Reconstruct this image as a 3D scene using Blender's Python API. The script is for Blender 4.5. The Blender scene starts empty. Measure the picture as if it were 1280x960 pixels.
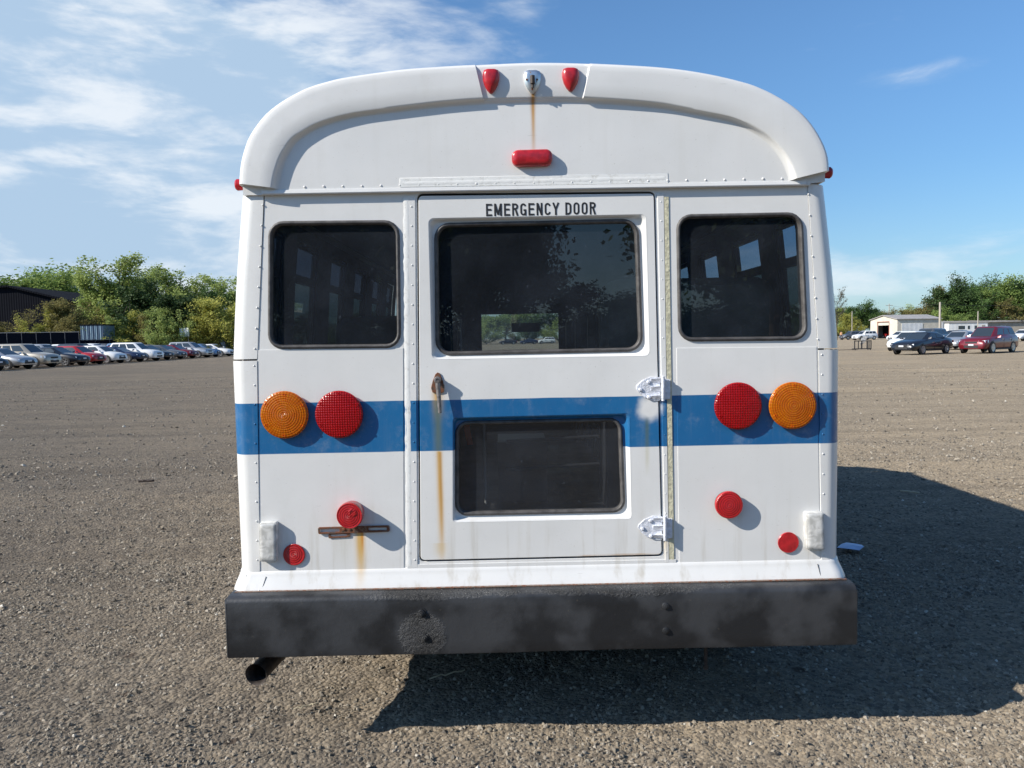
import bpy, bmesh, math, random
import numpy as np
from mathutils import Vector, Matrix

random.seed(7)
RNG = np.random.default_rng(11)
SC = bpy.context.scene
COL = SC.collection
PI = math.pi
rad = math.radians

# ------------------------------------------------------------------ camera
CX, CD, CH, FPX = -0.12, 2.85, 1.52, 961.0
_y, _p, _r = rad(0.5), rad(3.39), rad(1.08)
FW = Vector((math.sin(_y)*math.cos(_p), math.cos(_y)*math.cos(_p), -math.sin(_p)))
_r0 = Vector((math.cos(_y), -math.sin(_y), 0)); _u0 = _r0.cross(FW)
RT = _r0*math.cos(_r) - _u0*math.sin(_r)
UP = _r0*math.sin(_r) + _u0*math.cos(_r)
CAMLOC = Vector((CX, -CD, CH))
cam_data = bpy.data.cameras.new('camera'); cam = bpy.data.objects.new('camera', cam_data); COL.objects.link(cam)
M = Matrix((RT, UP, -FW)).transposed().to_4x4(); M.translation = CAMLOC
cam.matrix_world = M
cam_data.sensor_width = 36; cam_data.lens = FPX/1280*36; cam_data.clip_start = 0.05; cam_data.clip_end = 6000
SC.camera = cam

# ------------------------------------------------------------------ sun, sky, exposure
SUN_TRAVEL = Vector((1.0, 0.40, -0.70)).normalized()
TO_SUN = -SUN_TRAVEL
SUN_EL = math.asin(TO_SUN.z); SUN_AZ = math.atan2(TO_SUN.x, TO_SUN.y)   # clockwise from +Y
sd = bpy.data.lights.new('sun', 'SUN'); sun = bpy.data.objects.new('sun', sd); COL.objects.link(sun)
sd.energy = 5.0; sd.angle = rad(0.53); sd.color = (1.0, 0.94, 0.85)
sun.rotation_euler = SUN_TRAVEL.to_track_quat('-Z', 'Y').to_euler(); sun.location = (-20, -8, 20)
SC.view_settings.view_transform = 'Standard'; SC.view_settings.look = 'None'
SC.view_settings.gamma = 1.0; SC.view_settings.exposure = 0.42
SC.view_settings.use_curve_mapping = False
SKY_STRENGTH = 0.086

class NT:
    """tiny node helper"""
    def __init__(s, tree): s.t = tree; s.n = tree.nodes; s.l = tree.links
    def node(s, typ, **kw):
        n = s.n.new(typ)
        for k, v in kw.items(): setattr(n, k, v)
        return n
    def put(s, sock, v):
        if isinstance(v, bpy.types.NodeSocket): s.l.new(v, sock)
        elif v is not None:
            if hasattr(sock.default_value, '__len__') and not hasattr(v, '__len__'): v = [v]*len(sock.default_value)
            if hasattr(sock.default_value, '__len__') and len(sock.default_value) == 4 and len(v) == 3: v = (*v, 1)
            sock.default_value = v
    def math(s, op, a, b=None, c=None, clamp=False):
        n = s.node('ShaderNodeMath', operation=op, use_clamp=clamp)
        s.put(n.inputs[0], a)
        if b is not None: s.put(n.inputs[1], b)
        if c is not None: s.put(n.inputs[2], c)
        return n.outputs[0]
    def vmath(s, op, a, b=None, out=0):
        n = s.node('ShaderNodeVectorMath', operation=op); s.put(n.inputs[0], a)
        if b is not None: s.put(n.inputs[1], b)
        return n.outputs['Value'] if op in ('DISTANCE', 'LENGTH', 'DOT_PRODUCT') else n.outputs[0]
    def mix(s, f, a, b, blend='MIX'):
        n = s.node('ShaderNodeMix', data_type='RGBA', blend_type=blend)
        s.put(n.inputs[0], f); s.put(n.inputs[6], a); s.put(n.inputs[7], b); return n.outputs[2]
    def noise(s, vec, scale, detail=4, rough=.55, dist=0.0, out=0):
        n = s.node('ShaderNodeTexNoise'); s.put(n.inputs['Vector'], vec)
        n.inputs['Scale'].default_value = scale; n.inputs['Detail'].default_value = detail
        n.inputs['Roughness'].default_value = rough; n.inputs['Distortion'].default_value = dist
        return n.outputs[out]
    def ramp(s, f, stops, interp='LINEAR'):
        n = s.node('ShaderNodeValToRGB'); n.color_ramp.interpolation = interp
        els = n.color_ramp.elements
        while len(els) < len(stops): els.new(.5)
        for e, (p, c) in zip(els, stops):
            e.position = p; e.color = (*c, 1) if hasattr(c, '__len__') else (c, c, c, 1)
        s.put(n.inputs[0], f); return n.outputs[0]
    def rng(s, v, a, b, c=0.0, d=1.0, smooth=True):
        n = s.node('ShaderNodeMapRange', interpolation_type='SMOOTHSTEP' if smooth else 'LINEAR')
        s.put(n.inputs[0], v)
        for i, q in zip((1, 2, 3, 4), (a, b, c, d)): n.inputs[i].default_value = q
        return n.outputs[0]

def pxdir(px, py): return (FW + RT*((px-640)/FPX) + UP*((480-py)/FPX)).normalized()

world = bpy.data.worlds.new('World'); SC.world = world; world.use_nodes = True
W = NT(world.node_tree); W.n.clear()
sky = W.node('ShaderNodeTexSky', sky_type='NISHITA'); sky.sun_disc = False
sky.sun_elevation = SUN_EL; sky.sun_rotation = SUN_AZ % (2*PI)
sky.altitude = 20; sky.air_density = 1.0; sky.dust_density = 0.35; sky.ozone_density = 1.6
tc = W.node('ShaderNodeTexCoord').outputs['Generated']
dirv = W.vmath('NORMALIZE', tc)
mp = W.node('ShaderNodeMapping'); W.put(mp.inputs[0], dirv); mp.inputs['Scale'].default_value = (1.7, 1.7, 6.0)
mp.inputs['Rotation'].default_value = (0, rad(-7), 0)
n1 = W.noise(mp.outputs[0], 2.3, 8, .56, .35)
n2 = W.noise(mp.outputs[0], 7.0, 6, .6, .3)
nn = W.math('MULTIPLY_ADD', n2, .28, W.math('MULTIPLY', n1, .82))
def blob(px, py, rx, rz, gain):
    c = pxdir(px, py); sc = (1/rx, 1/rx, 1/rz)
    a = W.vmath('MULTIPLY', dirv, sc); b = (c.x*sc[0], c.y*sc[1], c.z*sc[2])
    d = W.vmath('DISTANCE', a, b)
    return W.rng(d, 0.25, 1.35, gain, 0)
def addall(l):
    o = l[0]
    for q in l[1:]: o = W.math('ADD', o, q)
    return o
mask = addall([blob(90, 95, .21, .085, 1.1), blob(160, 130, .28, .12, .45), blob(-150, 60, .6, .22, .4), blob(150, 240, .50, .085, .62), blob(40, 285, .8, .085, 1.0), blob(230, 300, .5, .05, .5),
               blob(-400, 260, .8, .16, .6), blob(1150, 93, .09, .020, .22), blob(1080, 108, .08, .016, .12), blob(1250, 330, .8, .04, .34), blob(660, 5, .06, .02, .18),
               blob(480, 90, .3, .12, .12), blob(330, 60, .25, .14, .15)])
dens = W.rng(W.math('ADD', nn, W.math('MULTIPLY', mask, .62)), .66, 1.04, 0, .90)
zz = W.node('ShaderNodeSeparateXYZ'); W.put(zz.inputs[0], dirv)
haze_low = W.rng(zz.outputs[2], -.02, .20, .34, 0)
skyt = W.mix(1.0, sky.outputs[0], (0.76, 1.12, 1.45), 'MULTIPLY')
ccol = W.mix(W.rng(W.math('MULTIPLY_ADD', n2, .45, n1), .62, .86), (4.1, 5.5, 7.1), (7.7, 8.2, 8.7))
low = W.rng(zz.outputs[2], -.02, .42, 0, 1)
skyt = W.mix(1.0, skyt, W.mix(low, (.74, .71, .68), (1.10, 1.05, 1.0)), 'MULTIPLY')
c1 = W.mix(haze_low, skyt, (4.5, 5.8, 7.6))
c2 = W.mix(dens, c1, ccol)
bg = W.node('ShaderNodeBackground'); W.put(bg.inputs[0], c2); bg.inputs[1].default_value = SKY_STRENGTH
wo = W.node('ShaderNodeOutputWorld'); W.l.new(bg.outputs[0], wo.inputs[0])

# ------------------------------------------------------------------ helpers
def P(px, py, y=0.0):
    """point where a measured ray meets the plane of the rear wall (or one parallel to it)"""
    d = FW + RT*((px-640)/FPX) + UP*((480-py)/FPX)
    return CAMLOC + d*((y-CAMLOC.y)/d.y)
def GP(px, py):
    d = FW + RT*((px-640)/FPX) + UP*((480-py)/FPX)
    return CAMLOC + d*(-CAMLOC.z/d.z)
def at(px, D):                       # ground point in the azimuth of a column, D metres deep
    return Vector((CX + (px-631.6)/FPX*D, -CD + D, 0))
def hor(px): return 423.0 - (px-640)*0.01885
def zat(px, py, D): return CH + (hor(px)-py)/FPX*D

def tag(o, label=None, cat=None, group=None, kind=None):
    if label: o['label'] = label
    if cat: o['category'] = cat
    if group: o['group'] = group
    if kind: o['kind'] = kind
    return o
def empty(name, loc=(0, 0, 0), rz=0, label=None, cat=None, group=None):
    o = bpy.data.objects.new(name, None); COL.objects.link(o); o.location = loc; o.rotation_euler = (0, 0, rz)
    o.empty_display_size = .2
    return tag(o, label, cat, group)

class MB:
    def __init__(s): s.v = []; s.f = []; s.m = []; s.mi = 0
    def add(s, vs, fs):
        k = len(s.v); s.v += [tuple(v) for v in vs]; s.f += [tuple(i+k for i in f) for f in fs]; s.m += [s.mi]*len(fs)
        return s
    def box(s, x0, x1, y0, y1, z0, z1):
        v = [(x, y, z) for x in (x0, x1) for y in (y0, y1) for z in (z0, z1)]
        return s.add(v, [(0, 1, 3, 2), (4, 6, 7, 5), (0, 4, 5, 1), (2, 3, 7, 6), (0, 2, 6, 4), (1, 5, 7, 3)])
    def hexa(s, b, t):           # bottom quad, top quad
        return s.add(list(b)+list(t), [(3, 2, 1, 0), (4, 5, 6, 7), (0, 1, 5, 4), (1, 2, 6, 5), (2, 3, 7, 6), (3, 0, 4, 7)])
    def loft(s, loops, closed=True, cap0=False, cap1=False):
        n = len(loops[0]); vs = [p for L in loops for p in L]; fs = []
        for i in range(len(loops)-1):
            for j in range(n if closed else n-1):
                k = (j+1) % n
                fs.append((i*n+j, i*n+k, (i+1)*n+k, (i+1)*n+j))
        if cap0: fs.append(tuple(range(n-1, -1, -1)))
        if cap1: fs.append(tuple((len(loops)-1)*n+j for j in range(n)))
        return s.add(vs, fs)
    def tube(s, a, b, r0, r1=None, n=10, caps=True):
        a = Vector(a); b = Vector(b); r1 = r0 if r1 is None else r1
        d = (b-a).normalized(); q = d.to_track_quat('Z', 'Y')
        L = [[c + q @ Vector((math.cos(2*PI*i/n)*r, math.sin(2*PI*i/n)*r, 0)) for i in range(n)] for c, r in ((a, r0), (b, r1))]
        return s.loft(L, True, caps, caps)
    def lathe(s, c, axis, prof, n=32):     # prof: (r, h) along axis
        q = Vector(axis).normalized().to_track_quat('Z', 'Y'); c = Vector(c)
        L = [[c + q @ Vector((math.cos(2*PI*i/n)*max(r, 1e-5), math.sin(2*PI*i/n)*max(r, 1e-5), h)) for i in range(n)] for r, h in prof]
        return s.loft(L, True, prof[0][0] > 1e-4, prof[-1][0] > 1e-4)
    def mesh(s, mesh):
        return s.add([v.co for v in mesh.vertices], [tuple(p.vertices) for p in mesh.polygons])
    def build(s, name, mat, parent=None, smooth=32, loc=None, clean=False):
        me = bpy.data.meshes.new(name); me.from_pydata(s.v, [], s.f)
        mats = mat if isinstance(mat, (list, tuple)) else [mat]
        for m in mats: me.materials.append(m)
        if len(mats) > 1: me.polygons.foreach_set('material_index', s.m)
        bm = bmesh.new(); bm.from_mesh(me)
        if clean: bmesh.ops.remove_doubles(bm, verts=bm.verts, dist=1e-5)
        bmesh.ops.recalc_face_normals(bm, faces=bm.faces); bm.to_mesh(me); bm.free()
        if smooth:
            me.polygons.foreach_set('use_smooth', [True]*len(me.polygons)); me.set_sharp_from_angle(angle=rad(smooth))
        o = bpy.data.objects.new(name, me); COL.objects.link(o)
        if loc: o.location = loc
        if parent: o.parent = parent
        return o

def roundpoly(pts, r, seg=5):
    """pts: Vector list (any plane), every corner rounded; returns len*(seg+1) points"""
    out = []; n = len(pts); rs = r if hasattr(r, '__len__') else [r]*n
    for i in range(n):
        p = pts[i]; a = (pts[i-1]-p); b = (pts[(i+1) % n]-p); rr = rs[i]
        A = p + a.normalized()*rr; B = p + b.normalized()*rr
        for k in range(seg+1):
            t = k/seg*PI/2
            # superellipse-like quarter
            out.append(p + (A-p)*(1-math.sin(t)) + (B-p)*(1-math.cos(t)))
    return out
def quad(tl, tr, br, bl, y=0.0): return [P(*tl, y), P(*tr, y), P(*br, y), P(*bl, y)]
def inset(loop, d, y=None):
    c = sum(loop, Vector())/len(loop); n = len(loop); out = []
    for i in range(n):
        a = loop[i-1]; b = loop[(i+1) % n]; t = (b-a); t.y = 0; t.normalize()
        nn = Vector((t.z, 0, -t.x))
        if nn.dot(c-loop[i]) < 0: nn = -nn
        q = loop[i] + nn*d
        if y is not None: q = Vector((q.x, y, q.z))
        out.append(q)
    return out
def panel(outer, holes, yf, thick, bev=.0015):
    """sheet with holes parallel to the rear wall, front face at yf; returns a mesh"""
    cu = bpy.data.curves.new('sheet', 'CURVE'); cu.dimensions = '2D'; cu.fill_mode = 'BOTH'
    for lp in [outer]+holes:
        sp = cu.splines.new('POLY'); sp.points.add(len(lp)-1); sp.use_cyclic_u = True
        for q, v in zip(sp.points, lp): q.co = (v.x, v.z, 0, 1)
    cu.extrude = thick/2-bev; cu.bevel_depth = bev; cu.bevel_resolution = 0; cu.offset = -bev
    o = bpy.data.objects.new('sheet', cu); COL.objects.link(o)
    bpy.context.view_layer.update()
    me = bpy.data.meshes.new_from_object(o.evaluated_get(bpy.context.evaluated_depsgraph_get()))
    bpy.data.objects.remove(o)
    for v in me.vertices:
        x, z, e = v.co; v.co = (x, yf+thick/2-e, z)
    return me
def interp(tab, x):
    for (a, va), (b, vb) in zip(tab, tab[1:]):
        if (a <= x <= b) or (a >= x >= b): return va + (vb-va)*(x-a)/(b-a)
    return tab[0][1] if abs(x-tab[0][0]) < abs(x-tab[-1][0]) else tab[-1][1]
def catmull(pts, n):
    P_ = [pts[0]*2-pts[1]] + pts + [pts[-1]*2-pts[-2]]; out = []
    for i in range(1, len(P_)-2):
        for k in range(24):
            t = k/24; a, b, c, d = P_[i-1:i+3]
            out.append(.5*((2*b)+(c-a)*t+(2*a-5*b+4*c-d)*t*t+(3*b-a-3*c+d)*t**3))
    out.append(pts[-1])
    L = [0]
    for a, b in zip(out, out[1:]): L.append(L[-1]+(b-a).length)
    def ev(f):
        s = f*L[-1]
        for i in range(len(L)-1):
            if L[i+1] >= s-1e-9: return out[i].lerp(out[i+1], (s-L[i])/max(L[i+1]-L[i], 1e-9))
        return out[-1]
    return ev if n is None else [ev(i/(n-1)) for i in range(n)]

# ------------------------------------------------------------------ materials
def newmat(name):
    m = bpy.data.materials.new(name); m.use_nodes = True; T = NT(m.node_tree)
    bs = T.n['Principled BSDF']; return m, T, bs
def simple(name, col, rough=.5, metal=0, coat=0, bump=0, bscale=60, var=0, vscale=8, spec=.5):
    m, T, b = newmat(name); co = T.node('ShaderNodeTexCoord').outputs['Object']
    b.inputs['Roughness'].default_value = rough; b.inputs['Metallic'].default_value = metal
    b.inputs['Coat Weight'].default_value = coat; b.inputs['Specular IOR Level'].default_value = spec
    if var:
        n = T.noise(co, vscale, 5, .6)
        c = T.mix(T.rng(n, .35, .65), [q*(1-var) for q in col], [min(1, q*(1+var)) for q in col]); T.put(b.inputs['Base Color'], c)
    else: b.inputs['Base Color'].default_value = (*col, 1)
    if bump:
        bn = T.node('ShaderNodeBump'); bn.inputs['Strength'].default_value = bump; bn.inputs['Distance'].default_value = .01
        T.put(bn.inputs['Height'], T.noise(co, bscale, 4, .6)); T.l.new(bn.outputs[0], b.inputs['Normal'])
    return m

Z_ST1, Z_ST0 = 1.297, 1.107        # painted stripe, top and bottom edge above the ground
def paint(name, stripe=True, extra=()):
    m, T, b = newmat(name)
    co = T.node('ShaderNodeTexCoord').outputs['Object']
    sx = T.node('ShaderNodeSeparateXYZ'); T.put(sx.inputs[0], co); X, Z = sx.outputs[0], sx.outputs[2]
    big = T.noise(co, 1.6, 5, .6); fine = T.noise(co, 38, 4, .65)
    mpn = T.node('ShaderNodeMapping'); T.put(mpn.inputs[0], co); mpn.inputs['Scale'].default_value = (22, 22, 1.6)
    run = T.noise(mpn.outputs[0], 1.0, 5, .6)
    col = T.mix(T.rng(big, .35, .68), (.705, .700, .680), (.765, .758, .738))
    col = T.mix(T.math('MULTIPLY', T.rng(Z, 1.452, 1.456, 0, 1), .30), col, (.725, .722, .70))      # older coat above the belt seam
    if stripe:
        wob = T.math('MULTIPLY', T.math('SUBTRACT', T.noise(co, 5, 2), .5), .004)
        zz_ = T.math('ADD', Z, wob)
        s = T.math('MULTIPLY', T.rng(zz_, Z_ST0-.0012, Z_ST0+.0012), T.rng(zz_, Z_ST1+.0012, Z_ST1-.0012))
        blue = T.mix(T.rng(big, .3, .7), (.009, .110, .285), (.013, .140, .33))
        for hx, hz in ((P(812, 500).x, P(812, 510).z),):     # overspray round the hinge
            d = T.vmath('DISTANCE', co, (hx, 0, hz)); s = T.math('MULTIPLY', s, T.rng(T.math('MULTIPLY_ADD', T.noise(co, 20, 3), .03, d), .040, .078))
        col = T.mix(s, col, blue)
    mot = T.noise(co, 11, 6, .7); col = T.mix(T.rng(mot, .5, .75, 0, .16), col, (.58, .57, .53))
    col = T.mix(T.rng(run, .52, .80, 0, .10), col, (.50, .47, .40))
    msc = T.node('ShaderNodeMapping'); T.put(msc.inputs[0], co); msc.inputs['Scale'].default_value = (9, 9, 90); msc.inputs['Rotation'].default_value = (0, rad(24), 0)
    scr = T.noise(msc.outputs[0], 1.0, 3, .5); col = T.mix(T.rng(scr, .735, .76, 0, .35), col, (.45, .44, .42))
    grime = T.math('MULTIPLY', T.rng(run, .5, .8), T.rng(Z, 1.0, .64, 0, .6))
    col = T.mix(grime, col, (.42, .37, .28))
    sp = T.noise(co, 160, 2, .5); col = T.mix(T.rng(sp, .70, .78, 0, .35), col, (.30, .27, .22))
    # rust and water runs: x, half width, z top, z bottom, strength, colour
    for (x0, w, zt, zb, st, c, *onblue) in extra:
        wv = T.math('MULTIPLY', T.math('SUBTRACT', T.noise(mpn.outputs[0], .35, 3), .5), w*1.1)
        dx = T.math('DIVIDE', T.math('SUBTRACT', T.math('ADD', X, wv), x0), w)
        g = T.math('EXPONENT', T.math('MULTIPLY', T.math('MULTIPLY', dx, dx), -1.0))
        f = T.math('MULTIPLY', T.rng(Z, zb, zb+(zt-zb)*.75, .0, 1), T.rng(Z, zt+.001, zt-.003))
        k = T.math('MULTIPLY', T.math('MULTIPLY', g, f), T.math('MULTIPLY_ADD', run, 1.1, .35), clamp=False)
        if onblue: k = T.math('MULTIPLY', k, s)
        k = T.math('MULTIPLY', k, st, clamp=True)
        col = T.mix(k, col, c)
    T.put(b.inputs['Base Color'], col)
    b.inputs['Coat Weight'].default_value = .3; b.inputs['Coat Roughness'].default_value = .10
    T.put(b.inputs['Roughness'], T.rng(fine, .3, .7, .30, .46))
    bn = T.node('ShaderNodeBump'); bn.inputs['Strength'].default_value = .16; bn.inputs['Distance'].default_value = .02
    T.put(bn.inputs['Height'], T.math('MULTIPLY_ADD', fine, .012, T.noise(co, 2.6, 2)))
    T.l.new(bn.outputs[0], b.inputs['Normal'])
    return m
RUST = (.46, .23, .055); YRUST = (.60, .42, .13)
hx = P(548, 490).x; lx = P(450, 690).x; px_ = P(666, 150).x; cx2 = P(809, 530).x
PAINT = paint('white_and_blue_paint', True, [(lx, .017, P(0, 667).z, .56, 1.1, (.64, .40, .11)), (lx+.010, .005, P(0, 667).z, .70, 1.1, (.60, .27, .05)),
                                             (P(430, 690).x, .03, P(430, 670).z, .62, .22, (.45, .42, .30)),
                                             (P(832, 690).x, .010, .78, .655, .35, YRUST)])
PAINT_DOOR = paint('door_paint', True, [(hx, .017, P(548, 480).z, Z_ST1-.10, 1.2, (.62, .36, .09)), (hx-.001, .018, Z_ST1, Z_ST0-.25, 1.0, (.10, .15, .145), 1), (hx, .012, Z_ST0, .56, 1.1, (.62, .38, .12)), (hx+.002, .005, P(548, 565).z, .68, .8, RUST),
                                        (hx-.004, .022, .76, .685, .6, (.62, .46, .22)), (cx2, .009, Z_ST1, Z_ST0-.2, .8, (.09, .14, .12), 1), (cx2, .008, Z_ST0, .98, .4, (.50, .46, .28)), (P(790, 690).x, .10, .705, .690, .5, RUST), (P(735, 690).x, .03, .703, .692, .5, RUST)])
PAINT_TOP = paint('roof_paint', False, [(px_, .007, P(666, 95).z, P(666, 200).z-.06, 1.15, (.55, .30, .09)), (px_-.002, .011, P(666, 112).z, P(666, 150).z, .5, (.30, .16, .07))])
def caulk_mat():
    m, T, b = newmat('dried_white_sealant'); co = T.node('ShaderNodeTexCoord').outputs['Object']
    n = T.noise(co, 45, 5, .7); T.put(b.inputs['Base Color'], T.mix(T.rng(n, .30, .48), (.62, .61, .57), (.80, .80, .775)))
    b.inputs['Roughness'].default_value = .6
    bn = T.node('ShaderNodeBump'); bn.inputs['Strength'].default_value = .22; bn.inputs['Distance'].default_value = .004
    T.put(bn.inputs['Height'], n); T.l.new(bn.outputs[0], b.inputs['Normal']); return m
CAULK = caulk_mat()
TAPE = simple('yellowed_tape', (.56, .53, .38), .6, var=.14, vscale=60, bump=.4, bscale=90)
RUBBER = simple('weathered_rubber', (.070, .066, .064), .55, var=.3, vscale=25, bump=.2)
BLACKRUB = simple('black_rubber', (.018, .018, .02), .6)
DARKGAP = simple('dark_jamb', (.03, .026, .024), .8)
INT = simple('dark_interior_trim', (.055, .056, .058), .7, var=.3)
INTL = simple('grey_ceiling_liner', (.09, .09, .09), .7)
SEAT = simple('dark_green_vinyl', (.10, .14, .115), .5, bump=.3, bscale=20, var=.25)
PALE = simple('pale_painted_tube', (.55, .55, .52), .5)
ORANGEST = simple('orange_webbing', (.55, .10, .035), .6)
def bumper_mat():
    m, T, b = newmat('black_undercoat'); co = T.node('ShaderNodeTexCoord').outputs['Object']
    big = T.noise(co, 6.5, 3, .5); med = T.noise(co, 95, 5, .7); pn = T.noise(co, 2.6, 3, .5, .8)
    sx = T.node('ShaderNodeSeparateXYZ'); T.put(sx.inputs[0], co)
    ring = T.vmath('DISTANCE', co, tuple(P(528, 795, -.1)))
    patch = T.math('MAXIMUM', T.rng(ring, .10, .06), T.math('MULTIPLY', T.rng(T.math('MULTIPLY_ADD', pn, .12, sx.outputs[2]),   .632, .668), T.rng(sx.outputs[0], -.75, -.3)), )
    col = T.mix(T.rng(big, .40, .62), (.012, .0125, .014), (.042, .044, .048))
    col = T.mix(T.rng(T.noise(co, 60, 4, .7), .62, .75, 0, .5), col, (.10, .085, .065))
    T.put(b.inputs['Base Color'], col); T.put(b.inputs['Roughness'], T.rng(big, .3, .7, .55, .42))
    h = T.math('ADD', T.math('MULTIPLY', T.math('MULTIPLY', T.rng(med, .35, .65), patch), 1.0), T.math('MULTIPLY', T.noise(co, 140, 3), .10))
    h = T.math('ADD', h, T.math('MULTIPLY', T.noise(co, 9, 3), .6))
    bn = T.node('ShaderNodeBump'); bn.inputs['Strength'].default_value = .75; bn.inputs['Distance'].default_value = .008
    T.put(bn.inputs['Height'], h); T.l.new(bn.outputs[0], b.inputs['Normal']); return m
BUMPER = bumper_mat()
def rust_mat(name, base, amt):
    m, T, b = newmat(name); co = T.node('ShaderNodeTexCoord').outputs['Object']
    n = T.noise(co, 70, 5, .7); f = T.rng(n, .62-amt*.3, .72-amt*.3)
    T.put(b.inputs['Base Color'], T.mix(f, base, (.16, .06, .028)))
    T.put(b.inputs['Metallic'], T.rng(f, 0, 1, .9, 0)); T.put(b.inputs['Roughness'], T.rng(f, 0, 1, .3, .85)); return m
CHROME = rust_mat('chrome_with_rust', (.75, .75, .74), .12)
RUSTY = rust_mat('rusted_steel', (.25, .20, .17), .75)
HINGE = simple('silver_overspray', (.72, .74, .80), .42, metal=.15, bump=.5, bscale=70, var=.12, vscale=50)
LEVER = simple('dull_pitted_lever', (.23, .21, .20), .45, metal=.6, var=.3, vscale=60)
EXH = simple('sooty_steel_pipe', (.05, .04, .035), .7, metal=.4, var=.4, vscale=40)
def lens_mat(name, c_lo, c_hi, rings=0, grid=0, rough=.22, see=None):
    m, T, b = newmat(name); co = T.node('ShaderNodeTexCoord').outputs['Object']
    n = T.noise(co, 30, 3, .6)
    sx = T.node('ShaderNodeSeparateXYZ'); T.put(sx.inputs[0], co); x, z = sx.outputs[0], sx.outputs[2]
    rr = T.math('SQRT', T.math('ADD', T.math('MULTIPLY', x, x), T.math('MULTIPLY', z, z)))
    h = T.math('MULTIPLY', n, .2)
    if rings:
        h = T.math('ADD', h, T.math('PINGPONG', rr, rings))
        an = T.math('ARCTAN2', z, x); h2 = T.math('MULTIPLY', T.math('SINE', T.math('MULTIPLY', an, 44)), .5)
        h = T.math('ADD', T.math('DIVIDE', T.math('PINGPONG', rr, rings), rings), T.math('MULTIPLY', h2, .45))
    if grid:
        gx = T.math('SINE', T.math('MULTIPLY', x, grid)); gz = T.math('SINE', T.math('MULTIPLY', z, grid))
        h = T.math('ADD', h, T.math('MULTIPLY', T.math('ADD', gx, gz), .45))
    big_ = T.noise(co, 26, 3, .6, 1.0); T.put(b.inputs['Base Color'], T.mix(T.math('MULTIPLY', T.rng(h, 0, 1.1), T.rng(big_, .32, .62, .25, 1)), c_lo, c_hi))
    b.inputs['Roughness'].default_value = rough; b.inputs['Coat Weight'].default_value = .35; b.inputs['Coat Roughness'].default_value = .1
    b.inputs['IOR'].default_value = 1.55
    b.inputs['Subsurface Weight'].default_value = .15; b.inputs['Subsurface Scale'].default_value = .01
    b.inputs['Subsurface Radius'].default_value = (1, .25, .1)
    bn = T.node('ShaderNodeBump'); bn.inputs['Strength'].default_value = .5; bn.inputs['Distance'].default_value = .002
    T.put(bn.inputs['Height'], h); T.l.new(bn.outputs[0], b.inputs['Normal'])
    if see:
        tr = T.node('ShaderNodeBsdfTransparent'); T.put(tr.inputs[0], tuple(see)); mx = T.node('ShaderNodeMixShader'); mx.inputs[0].default_value = .5
        T.l.new(tr.outputs[0], mx.inputs[1]); T.l.new(b.outputs[0], mx.inputs[2]); T.l.new(mx.outputs[0], T.n['Material Output'].inputs[0])
    return m
AMBER = lens_mat('amber_lens_plastic', (.62, .135, .003), (1.0, .35, .010), rings=.0042, see=(1.0, .42, .02))
RED = lens_mat('red_lens_plastic', (.42, .006, .010), (.86, .020, .020), grid=700, see=(1.0, .05, .05))
REDS = lens_mat('red_marker_plastic', (.34, .005, .008), (.60, .012, .014), rings=.004, rough=.3)
REDF = simple('faded_red_plastic', (.42, .014, .020), .3, coat=.4, var=.2, vscale=40)
def clear_mat():
    m, T, b = newmat('cloudy_clear_lens'); co = T.node('ShaderNodeTexCoord').outputs['Object']
    n = T.noise(co, 30, 3, .5, .8); T.put(b.inputs['Base Color'], T.mix(T.rng(n, .35, .65), (.45, .445, .42), (.68, .67, .64)))
    b.inputs['Roughness'].default_value = .25; b.inputs['Coat Weight'].default_value = .6
    bn = T.node('ShaderNodeBump'); bn.inputs['Strength'].default_value = .3; bn.inputs['Distance'].default_value = .004
    T.put(bn.inputs['Height'], n); T.l.new(bn.outputs[0], b.inputs['Normal']); return m
CLEAR = clear_mat()
def glass(name, tint, refl=1.0, dust_haze=.045, spec=1.5):
    m = bpy.data.materials.new(name); m.use_nodes = True; T = NT(m.node_tree); T.n.clear()
    tr = T.node('ShaderNodeBsdfTransparent'); tr.inputs[0].default_value = (*tint, 1)
    gl = T.node('ShaderNodeBsdfGlossy'); gl.inputs['Roughness'].default_value = 0.0; gl.inputs['Color'].default_value = (refl, refl, refl, 1)
    lw = T.node('ShaderNodeLayerWeight'); lw.inputs['Blend'].default_value = .5
    fr = T.math('MULTIPLY_ADD', T.math('POWER', lw.outputs['Facing'], 5.0), .93, .065)
    mx = T.node('ShaderNodeMixShader'); T.put(mx.inputs[0], fr); T.l.new(tr.outputs[0], mx.inputs[1]); T.l.new(gl.outputs[0], mx.inputs[2])
    df = T.node('ShaderNodeBsdfDiffuse'); df.inputs[0].default_value = (.33, .39, .50, 1)  # bluish film colour carries painted sky-lit haze along with the dust
    co = T.node('ShaderNodeTexCoord').outputs['Object']
    f = T.math('ADD', T.math('MULTIPLY', T.rng(T.noise(co, 55, 3, .6), .68, .76), dust_haze*2), T.math('MULTIPLY', T.rng(T.noise(co, 5, 5, .6), .3, .75, .6, 1.3), dust_haze))
    m2 = T.node('ShaderNodeMixShader'); T.put(m2.inputs[0], f); T.l.new(mx.outputs[0], m2.inputs[1]); T.l.new(df.outputs[0], m2.inputs[2])
    o = T.node('ShaderNodeOutputMaterial'); T.l.new(m2.outputs[0], o.inputs[0]); return m
GLASS_R = glass('tinted_rear_glass', (.50, .53, .55))
GLASS_S = glass('tinted_side_glass', (.32, .42, .55), dust_haze=.004)
GLASS_SL = glass('dark_lower_side_glass', (.05, .075, .08), dust_haze=.01)
GLASS_SD = glass('dark_side_glass', (.04, .055, .08), dust_haze=.01)
GLASS_W = glass('windshield_glass', (.78, .85, .80))
LETTER = simple('black_lettering', (.02, .02, .022), .5)

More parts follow.
